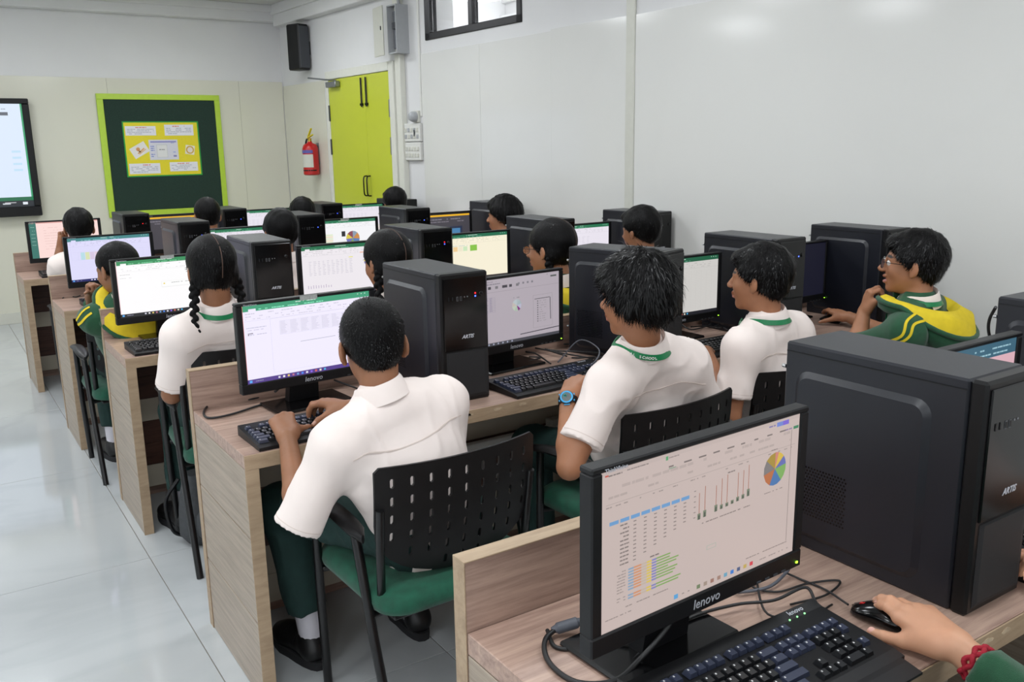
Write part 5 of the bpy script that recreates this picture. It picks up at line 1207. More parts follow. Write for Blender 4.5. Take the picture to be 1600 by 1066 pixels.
def collar(nb, up, fw, r, parent, base, mt):
    F, U, S = frame(np.asarray(fw)-np.asarray(up)*(np.asarray(fw)@unit(up)), up); q = MB(); rings = []
    for (rr, z) in ((r, -.012), (r+.001, .014), (r+.001, .036), (r+.004, .041), (r+.008, .034), (r+.015, .006), (r+.019, -.008), (r+.015, -.008), (r+.006, .022)):
        ring = []
        for k in range(25):
            a = math.radians(22+316*k/24); fr = math.cos(a); ring.append(np.asarray(nb)+(F*fr*1.06+S*math.sin(a))*rr+U*(z-.022*max(0, fr)-.004*(fr > .8))-base)
        rings.append(ring)
    q.loft(rings, closed=False, cap=False); return q.build('collar', mt, parent, 70)
def shoe(parent, base, heel, toe, fine=True):
    heel, toe = np.asarray(heel, float), np.asarray(toe, float); F = unit(toe-heel); F[2] = 0; F = unit(F); U = V(0, 0, 1); S = np.cross(F, U); L = np.linalg.norm(toe-heel); R = np.stack([S, F, U], 1)
    sd = SDF(); P = lambda a, b, d: heel+F*a*L+U*b+S*d
    sd.cone(P(.16, .055, 0), P(.72, .045, 0), .038, .036, .02); sd.ell(P(.74, .040, 0), (.044, .30*L*.9, .034), R, .02); sd.cone(P(.15, .05, 0), P(.22, .085, 0), .036, .036, .02)
    sd.cut(heel+U*.014, -U, .003); sd.ell(P(.22, .125, 0), (.028, .032, .03), R, .006, 's')
    v, Fc = sd.mesh(.0045 if fine else .009); sh = np_obj('shoe', v, Fc, M_SHOE, parent, base)
    q = MB(); out = []
    for k in range(20):
        a = 2*PI*k/20; t_ = math.cos(a); w_ = .045*(abs(math.sin(a))**.7)*(1.08 if t_ > 0 else .92)*math.copysign(1, math.sin(a)); out.append((.5+.53*t_, w_))
    rings = [[P(a, z, b*f_)-base for a, b in out] for z, f_ in ((0, .96), (.006, 1.0), (.020, 1.0), (.026, .97))]; q.loft(rings); q.build('sole', M_SOLE, sh, 40)
    for k in range(3 if fine else 0):
        bv = bvh_of(v, Fc); ribbon(bv, [P(.42+.12*k, .06, .04), P(.40+.12*k, .085, 0), P(.42+.12*k, .06, -.04)], .014, .001, M_SHOE, 'strap', sh, base, 4, thick=.002)
    return sh
def person(label, pel, chest, nb, ls, rs, head, hF, hU, el, er, wl_, wr_, hands, kl=None, kr=None, fl=None, fr=None, cloth='shirt', style='short', tone='brown', hs=1.0, h=.006, hh=.0025, hairN=0, hairL=.014, mess=.25, seed=1, sleeve=.8, legs=True, lanyard=False, group=None, mouth_open=False, cat='person', eyes=False, long_sleeve_end=None, mats=None):
    A = lambda p: np.asarray(p, float)
    pel, chest, nb, ls, rs, head = map(A, (pel, chest, nb, ls, rs, head)); el, er, wl_, wr_ = map(A, (el, er, wl_, wr_)); base = V(pel[0], pel[1], 0)
    t = thing('person', label, cat, base, 0, group); tone_c = SKIN[tone]; hF, hU, hS = frame(hF, hU); right = unit(rs-ls); upd = unit(nb-chest); fwd = unit(np.cross(upd, right)); hipr = unit(right*V(1, 1, 0))
    hl, hr = pel-hipr*.085, pel+hipr*.085; ff = unit(fwd*V(1, 1, 0))
    kl = A(kl) if kl is not None else hl+ff*.36-hipr*.04+V(0, 0, -.03); kr = A(kr) if kr is not None else hr+ff*.36+hipr*.04+V(0, 0, -.03)
    fl = A(fl) if fl is not None else V(kl[0], kl[1], .085)-ff*.04; fr = A(fr) if fr is not None else V(kr[0], kr[1], .085)-ff*.04
    # skin
    sd = SDF(); head_prims(sd, head, hF, hU, hS, hs, mouth_open)
    sd.cone(head-hU*.055*hs-hF*.018*hs, nb+upd*.005, .049*hs, .050*hs, .02); sd.econe(pel, chest, (.085, .06), (.085, .06), right, .03); sd.econe(chest, nb-upd*.05, (.085, .06), (.07, .05), right, .03); sd.cone(nb-upd*.035-right*.03, ls, .040, .038, .03); sd.cone(nb-upd*.035+right*.03, rs, .040, .038, .03)
    sd.cone(hl, kl, .038, .034, .03); sd.cone(hr, kr, .038, .034, .03); sd.cone(kl, fl, .032, .026, .01); sd.cone(kr, fr, .032, .026, .01)
    for a, b, c_ in ((ls, el, wl_), (rs, er, wr_)): sd.cone(a, b, .041, .034, .012); m_ = b+(c_-b)*.30; sd.cone(b, m_, .034, .0345, .012); sd.cone(m_, c_, .0345, .0225, .012)
    v, Fc = sd.mesh(h); parts = [(v, Fc)]; nails = []
    for side, w_, e_ in ((-1, wl_, el), (1, wr_, er)):
        key = 'L' if side < 0 else 'R'
        if key in hands:
            f_, u_, pose, sc = hands[key]; s2 = SDF(); m_ = e_+(w_-e_)*.30; cut0 = m_+(w_-m_)*.62; s2.cone(cut0, w_, .0345+(.0225-.0345)*.62, .0225, .012)
            tips = hand(s2, w_, f_, u_, side, pose, sc); v2, F2 = s2.mesh(hh); parts.append((v2, F2)); nails += [(p+un*.003*sc-d*.001, un, d, sc) for p, d, un in tips]
    off = 0; VV = []; FF = []
    for a, b in parts: VV.append(a); FF.append(b+off); off += len(a)
    VV = np.concatenate(VV); FF = np.concatenate(FF); colr = np.tile(np.array(lin(tone_c)), (len(VV), 1))
    red = np.clip(wob(VV, 60, seed)*.5+.5, 0, 1)[:, None]; colr = colr*(1+.10*(red-.5)*np.array([1, .7, .6]))
    for c_, r, R, rgb in head_paint(head, hF, hU, hS, hs, tone_c):
        q_ = ((VV-c_)@R)/r; d_ = np.sqrt((q_**2).sum(1)); w_ = np.clip((1.15-d_)/.3, 0, 1)[:, None]; colr = colr*(1-w_)+np.array(lin(rgb))*w_
    for p, un, d, sc in nails:
        q_ = VV-p; a = q_@un; b = q_@d; c2 = np.linalg.norm(q_-np.outer(a, un)-np.outer(b, d), axis=1); m_ = (a > -.002*sc) & (np.abs(b) < .006*sc) & (c2 < .0052*sc) & (a < .008); colr[m_] = colr[m_]*.55+np.array([.62, .42, .36])*.5
    np_obj('body', VV, FF, M_SKIN, t, base, colr); info_tips = nails
    # shirt or hoodie
    top = M_SHIRT if cloth == 'shirt' else M_HOOD; g = .010 if cloth == 'shirt' else .020
    sd = SDF(); sd.econe(pel+upd*.0-V(0, 0, .015), pel+(chest-pel)*.55, (.150+g*.5, .112+g*.5), (.140+g*.5, .105+g*.5), right, .03); sd.econe(pel+(chest-pel)*.5, chest, (.14+g*.5, .105+g*.5), (.148+g*.5, .104+g*.5), right, .04); sd.econe(chest, nb-upd*.055, (.146+g*.5, .102+g*.5), (.115+g*.5, .072+g*.5), right, .04)
    for a, b, c_, sg in ((ls, el, wl_, -1), (rs, er, wr_, 1)):
        sd.cone(nb-upd*.026+right*sg*.045, a+upd*.004, .046+g*.4, .047+g*.4, .06); sd.cone(a-right*sg*.03-upd*.02, chest+right*sg*.085, .052+g*.3, .055+g*.3, .06)
        if cloth == 'shirt': e_ = a+(b-a)*sleeve; sd.cone(a, e_, .050+g*.3, .057+g*.4, .045, flat=True)
        else: e_ = b+(c_-b)*(.80 if long_sleeve_end is None else long_sleeve_end); sd.cone(a, b, .050+g*.3, .044+g*.3, .025); sd.cone(b, e_, .044+g*.3, .034+g*.2, .02, flat=True)
    sd.cone(nb-upd*.01, nb+upd*.012, .056+g*.3, .054+g*.2, .03); v, Fc = sd.mesh(.006 if h < .0062 else max(.009, h)); v = folds(v, Fc, seed, .0042 if cloth == 'shirt' else .005, 22)
    sh = np_obj('shirt' if cloth == 'shirt' else 'hoodie', v, Fc, top, t, base); bv = bvh_of(v, Fc) if (h < .0065 or lanyard) else None
    collar(nb+upd*.012-fwd*.0, unit(upd*.8+(head-nb)*.6), fwd, .056, sh, base, M_SHIRT)
    info = dict(tips=info_tips, root=t, base=base, bvh=bv, shirt=sh, right=right, up=upd, fwd=fwd, nb=nb, ls=ls, rs=rs, el=el, er=er, wl=wl_, wr=wr_, head=head, F=hF, U=hU, S=hS)
    if bv is not None and cloth == 'shirt':
        bk = -fwd*.14; ribbon(bv, [ls+bk*.6-upd*.035+right*.0, (ls+rs)/2+bk-upd*.022-right*.06, (ls+rs)/2+bk-upd*.022+right*.06, rs+bk*.6-upd*.035], .003, .0006, M_SEAM, 'yoke_seam', sh, base, 8, thick=.0008)
        for a, b, sg in ((ls, el, -1), (rs, er, 1)):
            ax = unit(b-a); e1 = unit(np.cross(ax, fwd)); e2 = np.cross(ax, e1); cc = a+(b-a)*(sleeve-.07)
            q = [cc+(e1*math.cos(k)+e2*math.sin(k))*.066 for k in np.linspace(0, 2*PI, 9)]; ribbon(bv, q, .002, .0004, M_SEAM, 'sleeve_hem', sh, base, 5, thick=.0006)
    if lanyard:
        pts = []
        for k in range(15):
            a = math.radians(-168+336*k/14); ff_ = math.cos(a+PI); pts.append(nb+upd*(.020-.038*max(0, ff_))+(-fwd*math.cos(a)*1.02+right*math.sin(a))*(.0765+.012*max(0, ff_)))
        pts = [pts[0]+fwd*.02-upd*.16-right*pts[0]@right*0]+pts+[pts[-1]+fwd*.02-upd*.16]
        q = MB(); rings = []; PP = spline(pts, 5)
        for i, p in enumerate(PP):
            tg = unit(PP[min(i+1, len(PP)-1)]-PP[max(0, i-1)]); out = unit((p-nb)-upd*((p-nb)@upd)); s_ = unit(np.cross(tg, out)); t2 = unit(s_*(1 if s_@upd < 0 else -1)); rings.append([p-t2*.0072-base-out*.004, p+t2*.0072-base+out*.004, p+t2*.0072+out*.005-base, p-t2*.0072-out*.003-base])
        q.loft(rings); ly = q.build('lanyard', M_LANYARD, t, 60); info['lanyard'] = ly
    # trousers, socks, shoes
    sd = SDF(); sd.econe(pel-V(0, 0, .02), pel+(chest-pel)*.22, (.150, .115), (.142, .108), right, .03)
    for a, b, c_ in ((hl, kl, fl), (hr, kr, fr)): sd.cone(a, b, .084, .066, .03); sd.cone(b, c_+(b-c_)*.22, .066, .056, .02, flat=True)
    v, Fc = sd.mesh(.0075 if h < .0062 else .012); v = folds(v, Fc, seed+3, .006, 22); np_obj('trousers', v, Fc, M_TROUSER, t, base)
    if legs:
        for a, b in ((kl, fl), (kr, fr)):
            q = MB(); q.tube([b+(a-b)*.30-base, b+(a-b)*.15-base, b-V(0, 0, .03)-base], [.040, .038, .036], 14); q.build('sock', M_SOCK, t, 60)
            hd = V(b[0], b[1], 0)-ff*.05; tw = unit(ff+.12*(hipr if a is kr else -hipr)); shoe(t, base, hd, hd+tw*.25, h < .0062)
    # hair
    v, Fc = hair_mesh(head, hF, hU, hS, hs, style, .004 if h < .0065 else .008); N = vnormals(v, Fc); am = {'full': .006, 'mid': .003, 'short': .0012, 'girl': .0015, 'buzz': .0008}[style]
    lc = np.stack([(v-head)@hS, (v-head)@hF, (v-head)@hU], 1); v = v+N*(wob(lc*np.array([1, 1, .35]), 90, seed)*am)[:, None]; info['hair_bvh'] = bvh_of(v, Fc) if style == 'girl' else None
    nh = len(Fc)
    if hairN: v2, F2 = hair_strands(v, Fc, head, hF, hU, hS, hs, hairN, hairL, seed, mess, .0009 if style != 'buzz' else .0006, .45 if style != 'buzz' else 1.5); Fc = np.concatenate([Fc, F2+len(v)]); v = np.concatenate([v, v2])
    ho = info['hair'] = np_obj('hair', v, Fc, [M_HAIR, M_STRAND], t, base); ho.data.polygons.foreach_set('material_index', [0]*nh+[1]*(len(ho.data.polygons)-nh))
    if eyes:
        for g_ in (-1, 1):
            c_ = head+(hF*.0745-hU*.001+hS*g_*.031)*hs-base; q = MB(); q.lathe([(.0125*hs*math.cos(a), .0125*hs*math.sin(a)) for a in np.linspace(-1.5, 1.5, 9)], c_, 14); e = q.build('eye', M_EYE, t, 80)
            q = MB(); q.lathe([(.0001, .0132*hs), (.004, .0128*hs), (.0062, .0112*hs)], c_, 14, np.stack([hS, hU, unit(hF-hS*.1)], 1)); q.build('iris', M_IRIS, e, 80)
    return info
def elbow(s_, w_, l1, l2, pole):
    d = w_-s_; L = min(np.linalg.norm(d), (l1+l2)*.995); dn = unit(d); a = (l1*l1-l2*l2+L*L)/(2*L); hgt = math.sqrt(max(0, l1*l1-a*a)); p = unit(np.asarray(pole)-dn*(np.asarray(pole)@dn)); return s_+dn*a+p*hgt
UP = V(0, 0, 1)
def glasses(P, s=1.0, mt=None):
    h_, F, U, S, b = P['head'], P['F'], P['U'], P['S'], P['base']; at = lambda a, u, d: h_+(F*a+U*u+S*d)*s-b
    m = MB()
    for sg in (-1, 1):
        c = at(.100, -.004, sg*.031); ring = [c+(S*.0215*math.cos(a)+U*.0165*math.copysign(abs(math.sin(a))**.8, math.sin(a))-F*.004*sg*math.cos(a)*sg)*s for a in np.linspace(0, 2*PI, 21)]; m.tube(ring, .0011, 6, False)
        m.tube([at(.097, .004, sg*.053), at(.085, .004, sg*.068), at(.02, .0, sg*.080), at(-.012, -.004, sg*.081), at(-.022, -.016, sg*.080)], .0012, 6)
    m.tube([at(.101, .0, -.010), at(.105, .003, 0), at(.101, .0, .010)], .0011, 6); f = m.build('spectacles', mt or M_GLASSFRAME, P['root'], 60)
    for sg in (-1, 1):
        c = at(.0995, -.004, sg*.031); m = MB(); m.add([c+(S*.0205*math.cos(a)+U*.0155*math.sin(a)-F*.004*math.cos(a))*s for a in np.linspace(0, 2*PI, 17)[:-1]], [tuple(range(16))]); m.build('lens', M_LENS, f)
    return f
def hood(P, size=1.0, drop=.10):
    """fleece hood lying open on the back, yellow inside with a green rim"""
    nb, up, fw, rt, b = P['nb'], P['up'], P['fwd'], P['right'], P['base']; rings = []; rim = []; und = []
    for k in range(33):
        a = math.radians(-150+300*k/32); bk = max(0, math.cos(a))**1.2; dr = -fw*math.cos(a)+rt*math.sin(a)*1.05; fold = .006*math.sin(k*1.1)*bk
        i0 = nb+dr*(.078+.03*bk)+up*(.018-.045*bk); i1 = nb+dr*(.098+.028*bk)*size+up*(.028-.020*bk); i2 = nb+dr*(.115+.050*bk+fold)*size+up*(.020-drop*.35*bk+fold); i3 = nb+dr*(.122+.062*bk)*size+up*(.012-drop*.8*bk)
        i4 = nb+dr*(.122+.050*bk)*size+up*(-.02-drop*1.25*bk); i5 = nb+dr*(.105+.010*bk)*size+up*(-.035-drop*1.2*bk)
        rings.append([q-b for q in (i0, i1, i2, i3)]); rim.append(i3-b); und.append([q-b for q in (i3, i4, i5)])
    m = MB(); m.loft(rings, closed=False, cap=False); y = m.build('hood_lining', M_YELLOW, P['root'], 80)
    m = MB(); m.loft(und, closed=False, cap=False); hd = m.build('hood', M_HOOD, P['root'], 80); md = hd.modifiers.new('s', 'SOLIDIFY'); md.thickness = .006
    m = MB(); m.tube(rim, .009, 8); m.build('hood_rim', M_HOOD, P['root'], 70)
    return hd

# ---- the boy typing
P1 = person('boy in cream shirt with cropped black hair typing, seen from behind', (1.03, 1.95, .525), (.972, 1.975, .70), (.925, 1.995, .872), (.778, 1.965, .785), (1.098, 1.99, .838), (.928, 2.045, 1.005), (.22, .92, -.26), (.03, .28, 1),
    (.692, 2.0, .605), (1.15, 2.09, .655), (.742, 2.205, .752), (.948, 2.262, .782),
    dict(L=((.12, .86, .42), (-.05, -.42, .88), dict(f=[(48, 40, 22, 9), (46, 44, 24, 2), (44, 42, 24, -8), (36, 36, 20, -22)], t=(42, 25, 20, 15)), 1.0), R=((-.66, .74, .12), (.12, 0, 1), dict(f=[(24, 42, 26, 10), (22, 42, 24, 2), (24, 44, 26, -5), (24, 40, 24, -12)], t=(40, 24, 22, 20)), 1.0)),
    kl=(.765, 2.36, .50), kr=(1.17, 2.33, .50), fl=(.815, 2.325, .085), fr=(1.135, 2.29, .085), style='buzz', tone='brown', h=.006, hh=.0022, hairN=12000, hairL=.0075, mess=.45, seed=3, sleeve=1.10, hs=1.03)
# ---- the boy with the watch
P2 = person('boy in cream shirt with thick tousled hair, green lanyard and blue digital watch', (1.79, 2.02, .525), (1.745, 1.935, .70), (1.672, 1.85, .925), (1.522, 1.825, .85), (1.838, 1.835, .862), (1.622, 1.83, 1.085), (-.30, .94, -.10), (-.02, .12, 1),
    (1.372, 1.80, .650), (1.965, 1.86, .64), (1.447, 1.905, .812), (1.87, 2.08, .79),
    dict(L=((.78, .52, .34), (-.42, -.12, .88), dict(f=[(42, 62, 34, 4), (46, 66, 36, 0), (50, 68, 36, -3), (52, 68, 36, -6)], t=(22, 30, 20, 20)), 1.0), R=((-.45, .85, -.1), (.1, .1, 1), REST, 1.0)),
    style='full', tone='mid', h=.006, hh=.0022, hairN=7000, hairL=.034, mess=.26, seed=8, sleeve=.72, lanyard=True)
# ---- short haired boy
P3 = person('boy in cream shirt with short side hair and green lanyard looking at the empty spreadsheet', (2.44, 2.02, .525), (2.375, 1.975, .70), (2.315, 1.955, .905), (2.165, 1.925, .845), (2.475, 1.965, .850), (2.298, 1.975, 1.052), (-.38, .92, -.02), (0, .05, 1),
    (2.125, 1.925, .625), (2.60, 2.0, .62), (2.25, 2.16, .775), (2.56, 2.20, .785), dict(L=((.2, .95, 0), UP, REST, .95), R=((-.2, .95, 0), UP, REST, .95)), style='mid', tone='mid', h=.006, hh=.003, hairN=4500, hairL=.018, mess=.3, seed=12, sleeve=.72, lanyard=True, hs=.98)
# ---- boy with glasses
wl4 = at_y(1350, 487, 1.95); el4 = at_y(1338, 545, 1.93)
P4 = person('boy in green and yellow hoodie and glasses resting his chin on his fist', (3.03, 1.86, .525), (2.96, 1.82, .70), (2.905, 1.785, .925), (2.765, 1.735, .85), (3.06, 1.80, .862), (2.895, 1.805, 1.068), (-.50, .86, .04), (0, 0, 1),
    el4, (3.18, 2.03, .72), wl4, (3.205, 2.275, .768), dict(L=((.16, -.14, 1), (-.75, .6, .2), dict(f=[(58, 70, 40, 2), (52, 70, 40, 0), (48, 70, 40, -3), (44, 70, 40, -6)], t=(30, 20, 25, 20)), .95), R=((.15, .97, .12), (-.05, -.1, 1), MOUSE, .95)),
    cloth='hoodie', style='mid', tone='mid', h=.0048, hh=.0022, hairN=6000, hairL=.020, mess=.25, seed=21, mouth_open=True, eyes=True, long_sleeve_end=.28, lanyard=True)
glasses(P4); hood(P4, 1.08, .12)
for k in range(2):
    off = P4['fwd']*(-.012-.030*k); a, b = P4['ls'], P4['el']
    ribbon(P4['bvh'], [a+P4['up']*.06+P4['right']*.03+off*1.5, a+P4['up']*.05-P4['right']*.03+off, a-P4['right']*.07+off, a+(b-a)*.5-P4['right']*.08+off, b-P4['right']*.06+off*.6], .009, .0008, M_YELLOW, 'stripe', P4['shirt'], P4['base'], 6)
# ---- girl with two plaits
P5 = person('girl in cream shirt with centre parting and two black plaits', (.92, 3.30, .525), (.885, 3.245, .72), (.845, 3.165, .935), (.700, 3.135, .872), (.985, 3.145, .88), (.838, 3.165, 1.088), (-.08, .98, -.10), (0, .1, 1),
    (.672, 3.20, .655), (1.04, 3.2, .65), (.775, 3.50, .785), (.95, 3.52, .785), dict(L=((.1, .98, 0), UP, TYPE, .92), R=((-.1, .98, 0), UP, TYPE, .92)), kl=(.76, 3.56, .49), kr=(.98, 3.56, .49), fl=(.74, 3.53, .085), fr=(.98, 3.53, .085), style='girl', tone='brown', h=.006, hh=.003, hairN=2500, hairL=.02, mess=.08, seed=31, sleeve=.86, lanyard=True)
def plaits(P, drop=.20, seed=0, bend=.02):
    h_, F, U, S = P['head'], P['F'], P['U'], P['S']
    for sg in (-1, 1):
        path = [h_-F*.035-U*.035+S*sg*.068, h_-F*.030-U*.075+S*sg*.078, h_-F*.035-U*(.075+drop*.4)+S*sg*(.080+bend*.3), h_-F*.045-U*(.075+drop*.8)+S*sg*(.075+bend), h_-F*.05-U*(.085+drop)+S*sg*(.07+bend)]
        v, Fc = braid(path, .0155, .009, 15, .0032); np_obj('plait', v, Fc, M_HAIR, P['root'], P['base'])
    P_ = [h_+F*.07+U*.10, h_+U*.125, h_-F*.06+U*.10, h_-F*.11+U*.03, h_-F*.10-U*.03]
    if P['hair_bvh']: ribbon(P['hair_bvh'], P_, .0032, .0006, mat('scalp_parting', (.33, .25, .21), .7), 'parting', P['root'], P['base'], 6)
plaits(P5, .13)
for k in range(2):
    q = MB(); c_ = P5['head']-P5['S']*.083*1.0+P5['U']*.008+P5['F']*(.012-.02*k)-P5['base']; q.lathe([(.0005, -.003), (.003, 0), (.0005, .003)], c_, 8); q.build('hair_clip', M_STEEL, P5['root'], 60)
def generic(label, head, sx, cloth='shirt', style='short', tone='brown', hF=(0, 1, -.08), seed=1, h=.011, hands=True, lean=.0, hs=1.0, hairN=0, nbz=.150, mess=.25, hU=(0, .08, 1), **kw):
    head = np.asarray(head, float); nb = head+V((sx-head[0])*.25, -.03, -nbz); pel = V(sx, head[1]-.02+lean, .525); ch = nb+(pel-nb)*.47; ls = nb+V(-.148, -.005, -.062); rs = nb+V(.148, -.005, -.062)
    wl_ = nb+V(-.09, .30, -.155); wr_ = nb+V(.10, .30, -.155); wl_[2] = max(wl_[2], .77); wr_[2] = max(wr_[2], .77)
    if 'wl' in kw: wl_ = A_(kw.pop('wl'))
    el = elbow(ls, wl_, .235, .225, (-.6, -.2, -1)) if 'el' not in kw else A_(kw.pop('el')); er = elbow(rs, wr_, .235, .225, (.6, -.2, -1))
    hd = dict(L=((.1, .97, .05), UP, TYPE, .9), R=((-.1, .97, .05), UP, TYPE, .9)) if hands else {}
    if 'LH' in kw: hd['L'] = kw.pop('LH')
    return person(label, pel, ch, nb, ls, rs, head, hF, hU, el, er, wl_, wr_, hd, cloth=cloth, style=style, tone=tone, h=h, hh=.006, seed=seed, hs=hs, hairN=hairN, mess=mess, **kw)
A_ = lambda p: np.asarray(p, float)
P6 = generic('girl with black plaits whose head shows between pie chart monitor and case', (1.455, 3.04, 1.075), 1.52, style='girl', seed=41, hF=(-.25, .95, -.15), hairN=800); plaits(P6, .14)
P7 = generic('girl in glasses with plaits looking aside at the cream sheet', (2.155, 2.95, 1.078), 2.22, cloth='hoodie', style='girl', tone='mid', seed=43, hF=(-.42, .9, -.05), h=.0075, hairN=1200, hs=1.02); plaits(P7, .12); glasses(P7); hood(P7)
P8 = generic('boy with short black hair before the case leaning by the right wall', (2.965, 3.31, 1.075), 2.95, style='mid', seed=45, hF=(-.2, .95, -.1), hairN=1200)
P9 = generic('boy in green and yellow hoodie at the aisle resting his face on his hand', (.695, 4.12, 1.0), .80, cloth='hoodie', style='short', seed=47, hF=(-.5, .80, -.22), h=.0075, hairN=1500, lean=.18, nbz=.135, wl=(.60, 4.28, .86), el=(.62, 4.36, .76), LH=((.1, -.35, .9), (-.5, .8, .2), FIST, .9), hs=1.0); hood(P9, 1.05, .10)
for k in range(2):
    a, b = P9['ls'], P9['el']; off = -P9['fwd']*(.0+.03*k); ribbon(P9['bvh'] or bvh_of(np.array([v.co[:] for v in P9['shirt'].data.vertices])+P9['base'], np.array([p.vertices[:] for p in P9['shirt'].data.polygons])), [a+P9['up']*.05+off, a-P9['right']*.07+off, a+(b-a)*.5-P9['right']*.08+off, b-P9['right']*.05+off*.5], .010, .004, M_YELLOW, 'stripe', P9['shirt'], P9['base'], 6)
P10 = generic('pupil whose rounded black head rises behind a computer case top', (1.56, 4.50, 1.075), 1.55, style='mid', seed=49)
P11 = generic('boy with thick black hair under the high window looking aside', (3.0, 4.60, 1.07), 2.95, style='full', tone='mid', seed=51, hF=(-.55, .83, -.05), h=.0075, hairN=1500, hairL=.02)
P12 = generic('boy in cream shirt holding a hand to his face before the pink page', (.815, 5.96, 1.045), .86, style='mid', seed=53, hF=(.05, 1, -.1), h=.0075, hairN=1200, wl=(.715, 6.06, .94), el=(.66, 6.02, .74), LH=((.2, .25, .9), (-.7, .5, .2), FIST, .9), sleeve=.6)
P13 = generic('boy in cream shirt sitting below the notice board', (1.575, 5.93, 1.078), 1.58, style='short', tone='mid', seed=55, hF=(-.05, 1, -.1), h=.0075, hairN=1200)
P14 = generic('pupil with black hair in the front row next to the lime door', (2.965, 6.02, 1.085), 2.98, style='mid', seed=57)
P15 = generic('pupil low behind the case with a blue light by the lime door', (2.235, 5.98, 1.045), 2.25, style='mid', seed=59)
# ---- the two at the back desk, mostly outside the picture
P16 = person('pupil in green sleeve with red bracelet holding the glossy mouse', (.98, .27, .525), (.98, .285, .70), (.98, .30, .905), (.835, .30, .84), (1.125, .295, .84), (.975, .335, 1.06), (0, 1, -.1), UP,
    (.80, .40, .66), (1.18, .40, .70), (.79, .60, .775), (1.203, .636, .760), dict(L=((.05, 1, 0), UP, TYPE, .95), R=((.19, .97, .14), (-.20, -.13, 1), dict(f=[(10, 20, 12, 14), (8, 22, 14, 3), (14, 30, 18, -6), (18, 34, 22, -13)], t=(30, 16, -8, -12)), 1.03)),
    cloth='hoodie', style='girl', tone='light', h=.008, hh=.0015, seed=61, long_sleeve_end=.80)
hl_ = at_z(1606, 862, .785)
P17 = person('pupil typing behind the nearest computer case', (1.82, .25, .525), (1.82, .265, .70), (1.82, .28, .905), (1.675, .28, .84), (1.965, .275, .84), (1.815, .315, 1.06), (0, 1, -.1), UP,
    (1.60, .38, .66), (2.03, .40, .66), (hl_[0], hl_[1]-.10, .785), (1.95, .60, .78), dict(L=((-.05, 1, .02), UP, TYPE, .98), R=((-.1, 1, 0), UP, TYPE, .98)), style='mid', tone='light', h=.008, hh=.002, seed=63)
# ---- accessories
def band(P, p, ax, r, w_, th, mt, name, parent=None):
    ax = unit(ax); e1 = unit(np.cross(ax, (.2, .1, 1))); e2 = np.cross(ax, e1); q = MB(); rings = []
    for k in range(25):
        a = 2*PI*k/24; d = e1*math.cos(a)+e2*math.sin(a); c_ = p+d*r-P['base']; rings.append([c_-ax*w_/2, c_+ax*w_/2, c_+ax*w_/2+d*th, c_-ax*w_/2+d*th])
    q.loft(rings, cap=False); return q.build(name, mt, parent or P['root'], 50)
M_WATCHBLUE = mat('bright_blue_plastic', (.25, .66, .88), .35)
ax = unit(P2['wl']-P2['el']); wp = P2['wl']-ax*.018
wb = band(P2, wp, ax, .0245, .020, .004, M_BLACK, 'watch_strap')
wn_ = unit(V(-.62, -.62, .35)-ax*(V(-.62, -.62, .35)@ax)); wx = np.cross(ax, wn_); Rw = np.stack([wx, ax, wn_], 1); wc = wp+wn_*.026-P2['base']
q = MB(); q.lathe([(.017, 0), (.0195, .003), (.0195, .009), (.0165, .0105)], wc, 24, Rw); wcase = q.build('watch_case', M_BLACK, wb, 40)
q = MB(); q.lathe([(.0158, .0100), (.0180, .0108), (.0165, .0120), (.0142, .0108)], wc, 24, Rw); q.build('watch_ring', M_WATCHBLUE, wcase, 50)
q = MB(); q.lathe([(.0135, .0104), (.0135, .0110)], wc, 24, Rw); q.build('watch_face', mat('grey_lcd', (.30, .34, .34), .2, var=.2, vscale=600), wcase)
q = MB(); q.lathe([(.0045, .0110), (.0050, .0116), (.0036, .0116), (.0034, .011)], wc+Rw@V(-.004, .004, 0), 14, Rw); q.build('watch_dial', mat('teal_ring', (.18, .55, .50), .4), wcase, 50)
for k in range(4): q = MB(); q.box(wc+Rw@V(.0205*(1 if k % 2 else -1), .009*(1 if k < 2 else -1), .006), (.003, .005, .004), Rw, bev=.001); q.build('watch_button', M_WATCHBLUE, wcase)
q = MB(); q.box(wc+Rw@V(0, -.020, .004), (.016, .003, .005), Rw, bev=.001); q.build('watch_button', M_WATCHBLUE, wcase)
ax = unit(P16['wr']-P16['er']); bp = P16['wr']-ax*.042
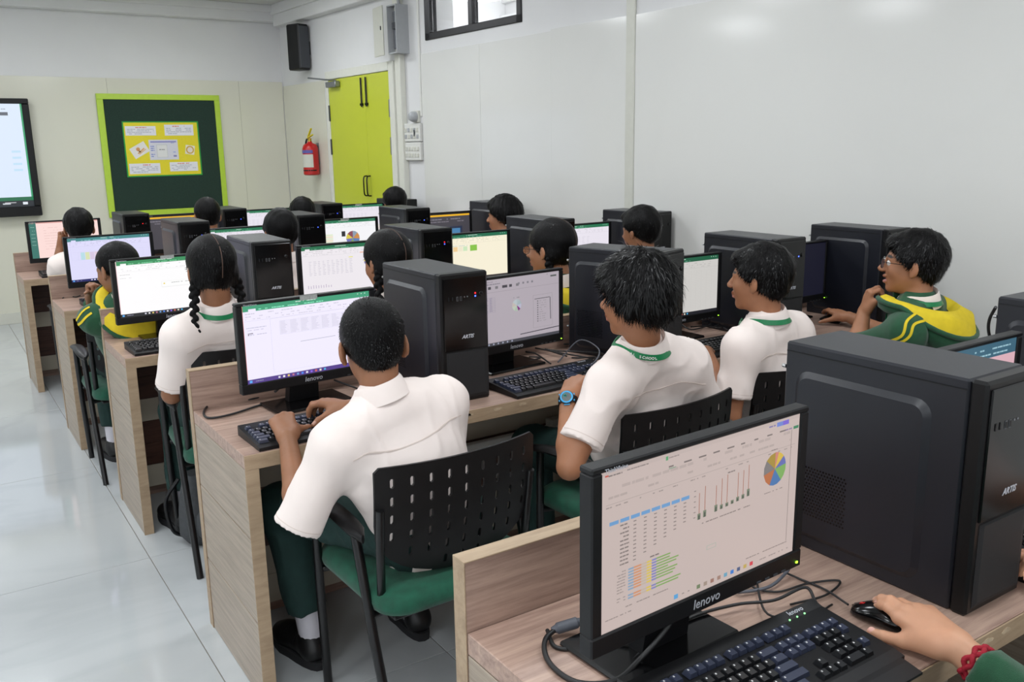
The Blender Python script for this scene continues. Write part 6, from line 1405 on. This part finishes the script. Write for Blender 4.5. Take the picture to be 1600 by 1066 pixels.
q = MB(); e1 = unit(np.cross(ax, (.2, .1, 1))); e2 = np.cross(ax, e1)
ring = [bp+(e1*math.cos(a)+e2*math.sin(a))*(.0268+.0012*math.sin(9*a))-P16['base']+ax*.003*math.sin(7*a) for a in np.linspace(0, 2*PI, 61)]
q.tube(ring, .0042, 8, False); ring = [bp+(e1*math.cos(a)+e2*math.sin(a))*(.0268-.0012*math.sin(9*a))-P16['base']+ax*(.006-.003*math.sin(7*a)) for a in np.linspace(0, 2*PI, 61)]
q.build('bracelet', mat('crimson_thread', (.62, .07, .16), .8, bump=.6, bscale=500), P16['root'], 60)
q = MB(); q.tube(ring, .0040, 8, False); q.build('bracelet', MATS['crimson_thread'], P16['root'], 60)

# lettering on the lanyard of the boy with the watch
a_ = math.radians(-41); up_, fw_, rt_ = P2['up'], P2['fwd'], P2['right']
for k, ch in enumerate('AL SCHOOL'):
    if ch == ' ': continue
    a = a_+math.radians((k-4)*6.2); d_ = -fw_*math.cos(a)+rt_*math.sin(a); out = unit(d_); uu = unit(up_+out*-.55); uu = unit(uu-out*(uu@out)*0); oo = unit(np.cross(np.cross(uu, out), uu)*-1) if False else unit(out-uu*(out@uu)); rr = np.cross(uu, oo)
    p_ = P2['nb']+up_*.0200+d_*.0815-P2['base']+oo*.002
    text_obj(ch, .0105, M_WHITEPLASTIC, P2['lanyard'], p_, np.stack([rr, uu, oo], 1), bold=.0003)

M_NAIL = mat('finger_nail', (.87, .66, .60), .3)
for k_ in (5, 9):                                   # nails of the forefinger and the thumb on the mouse
    p_, n_, d_, sc_ = P16['tips'][k_]
    if k_ == 9: n_ = unit(n_*.75-V(.6, .25, 0)-d_*(d_@(n_*.75-V(.6, .25, 0))))
    q = MB(); sd_ = np.cross(d_, n_); Rn = np.stack([sd_, d_, n_], 1)
    q.lathe([(.0052*math.cos(a), .0016*math.sin(a)) for a in np.linspace(0, 1.5, 6)], p_+n_*(.0030 if k_ == 5 else .0035)-d_*.002-P16['base'], 14, Rn*np.array([1, 1.25, 1])); q.build('nail', M_NAIL, P16['root'], 80)
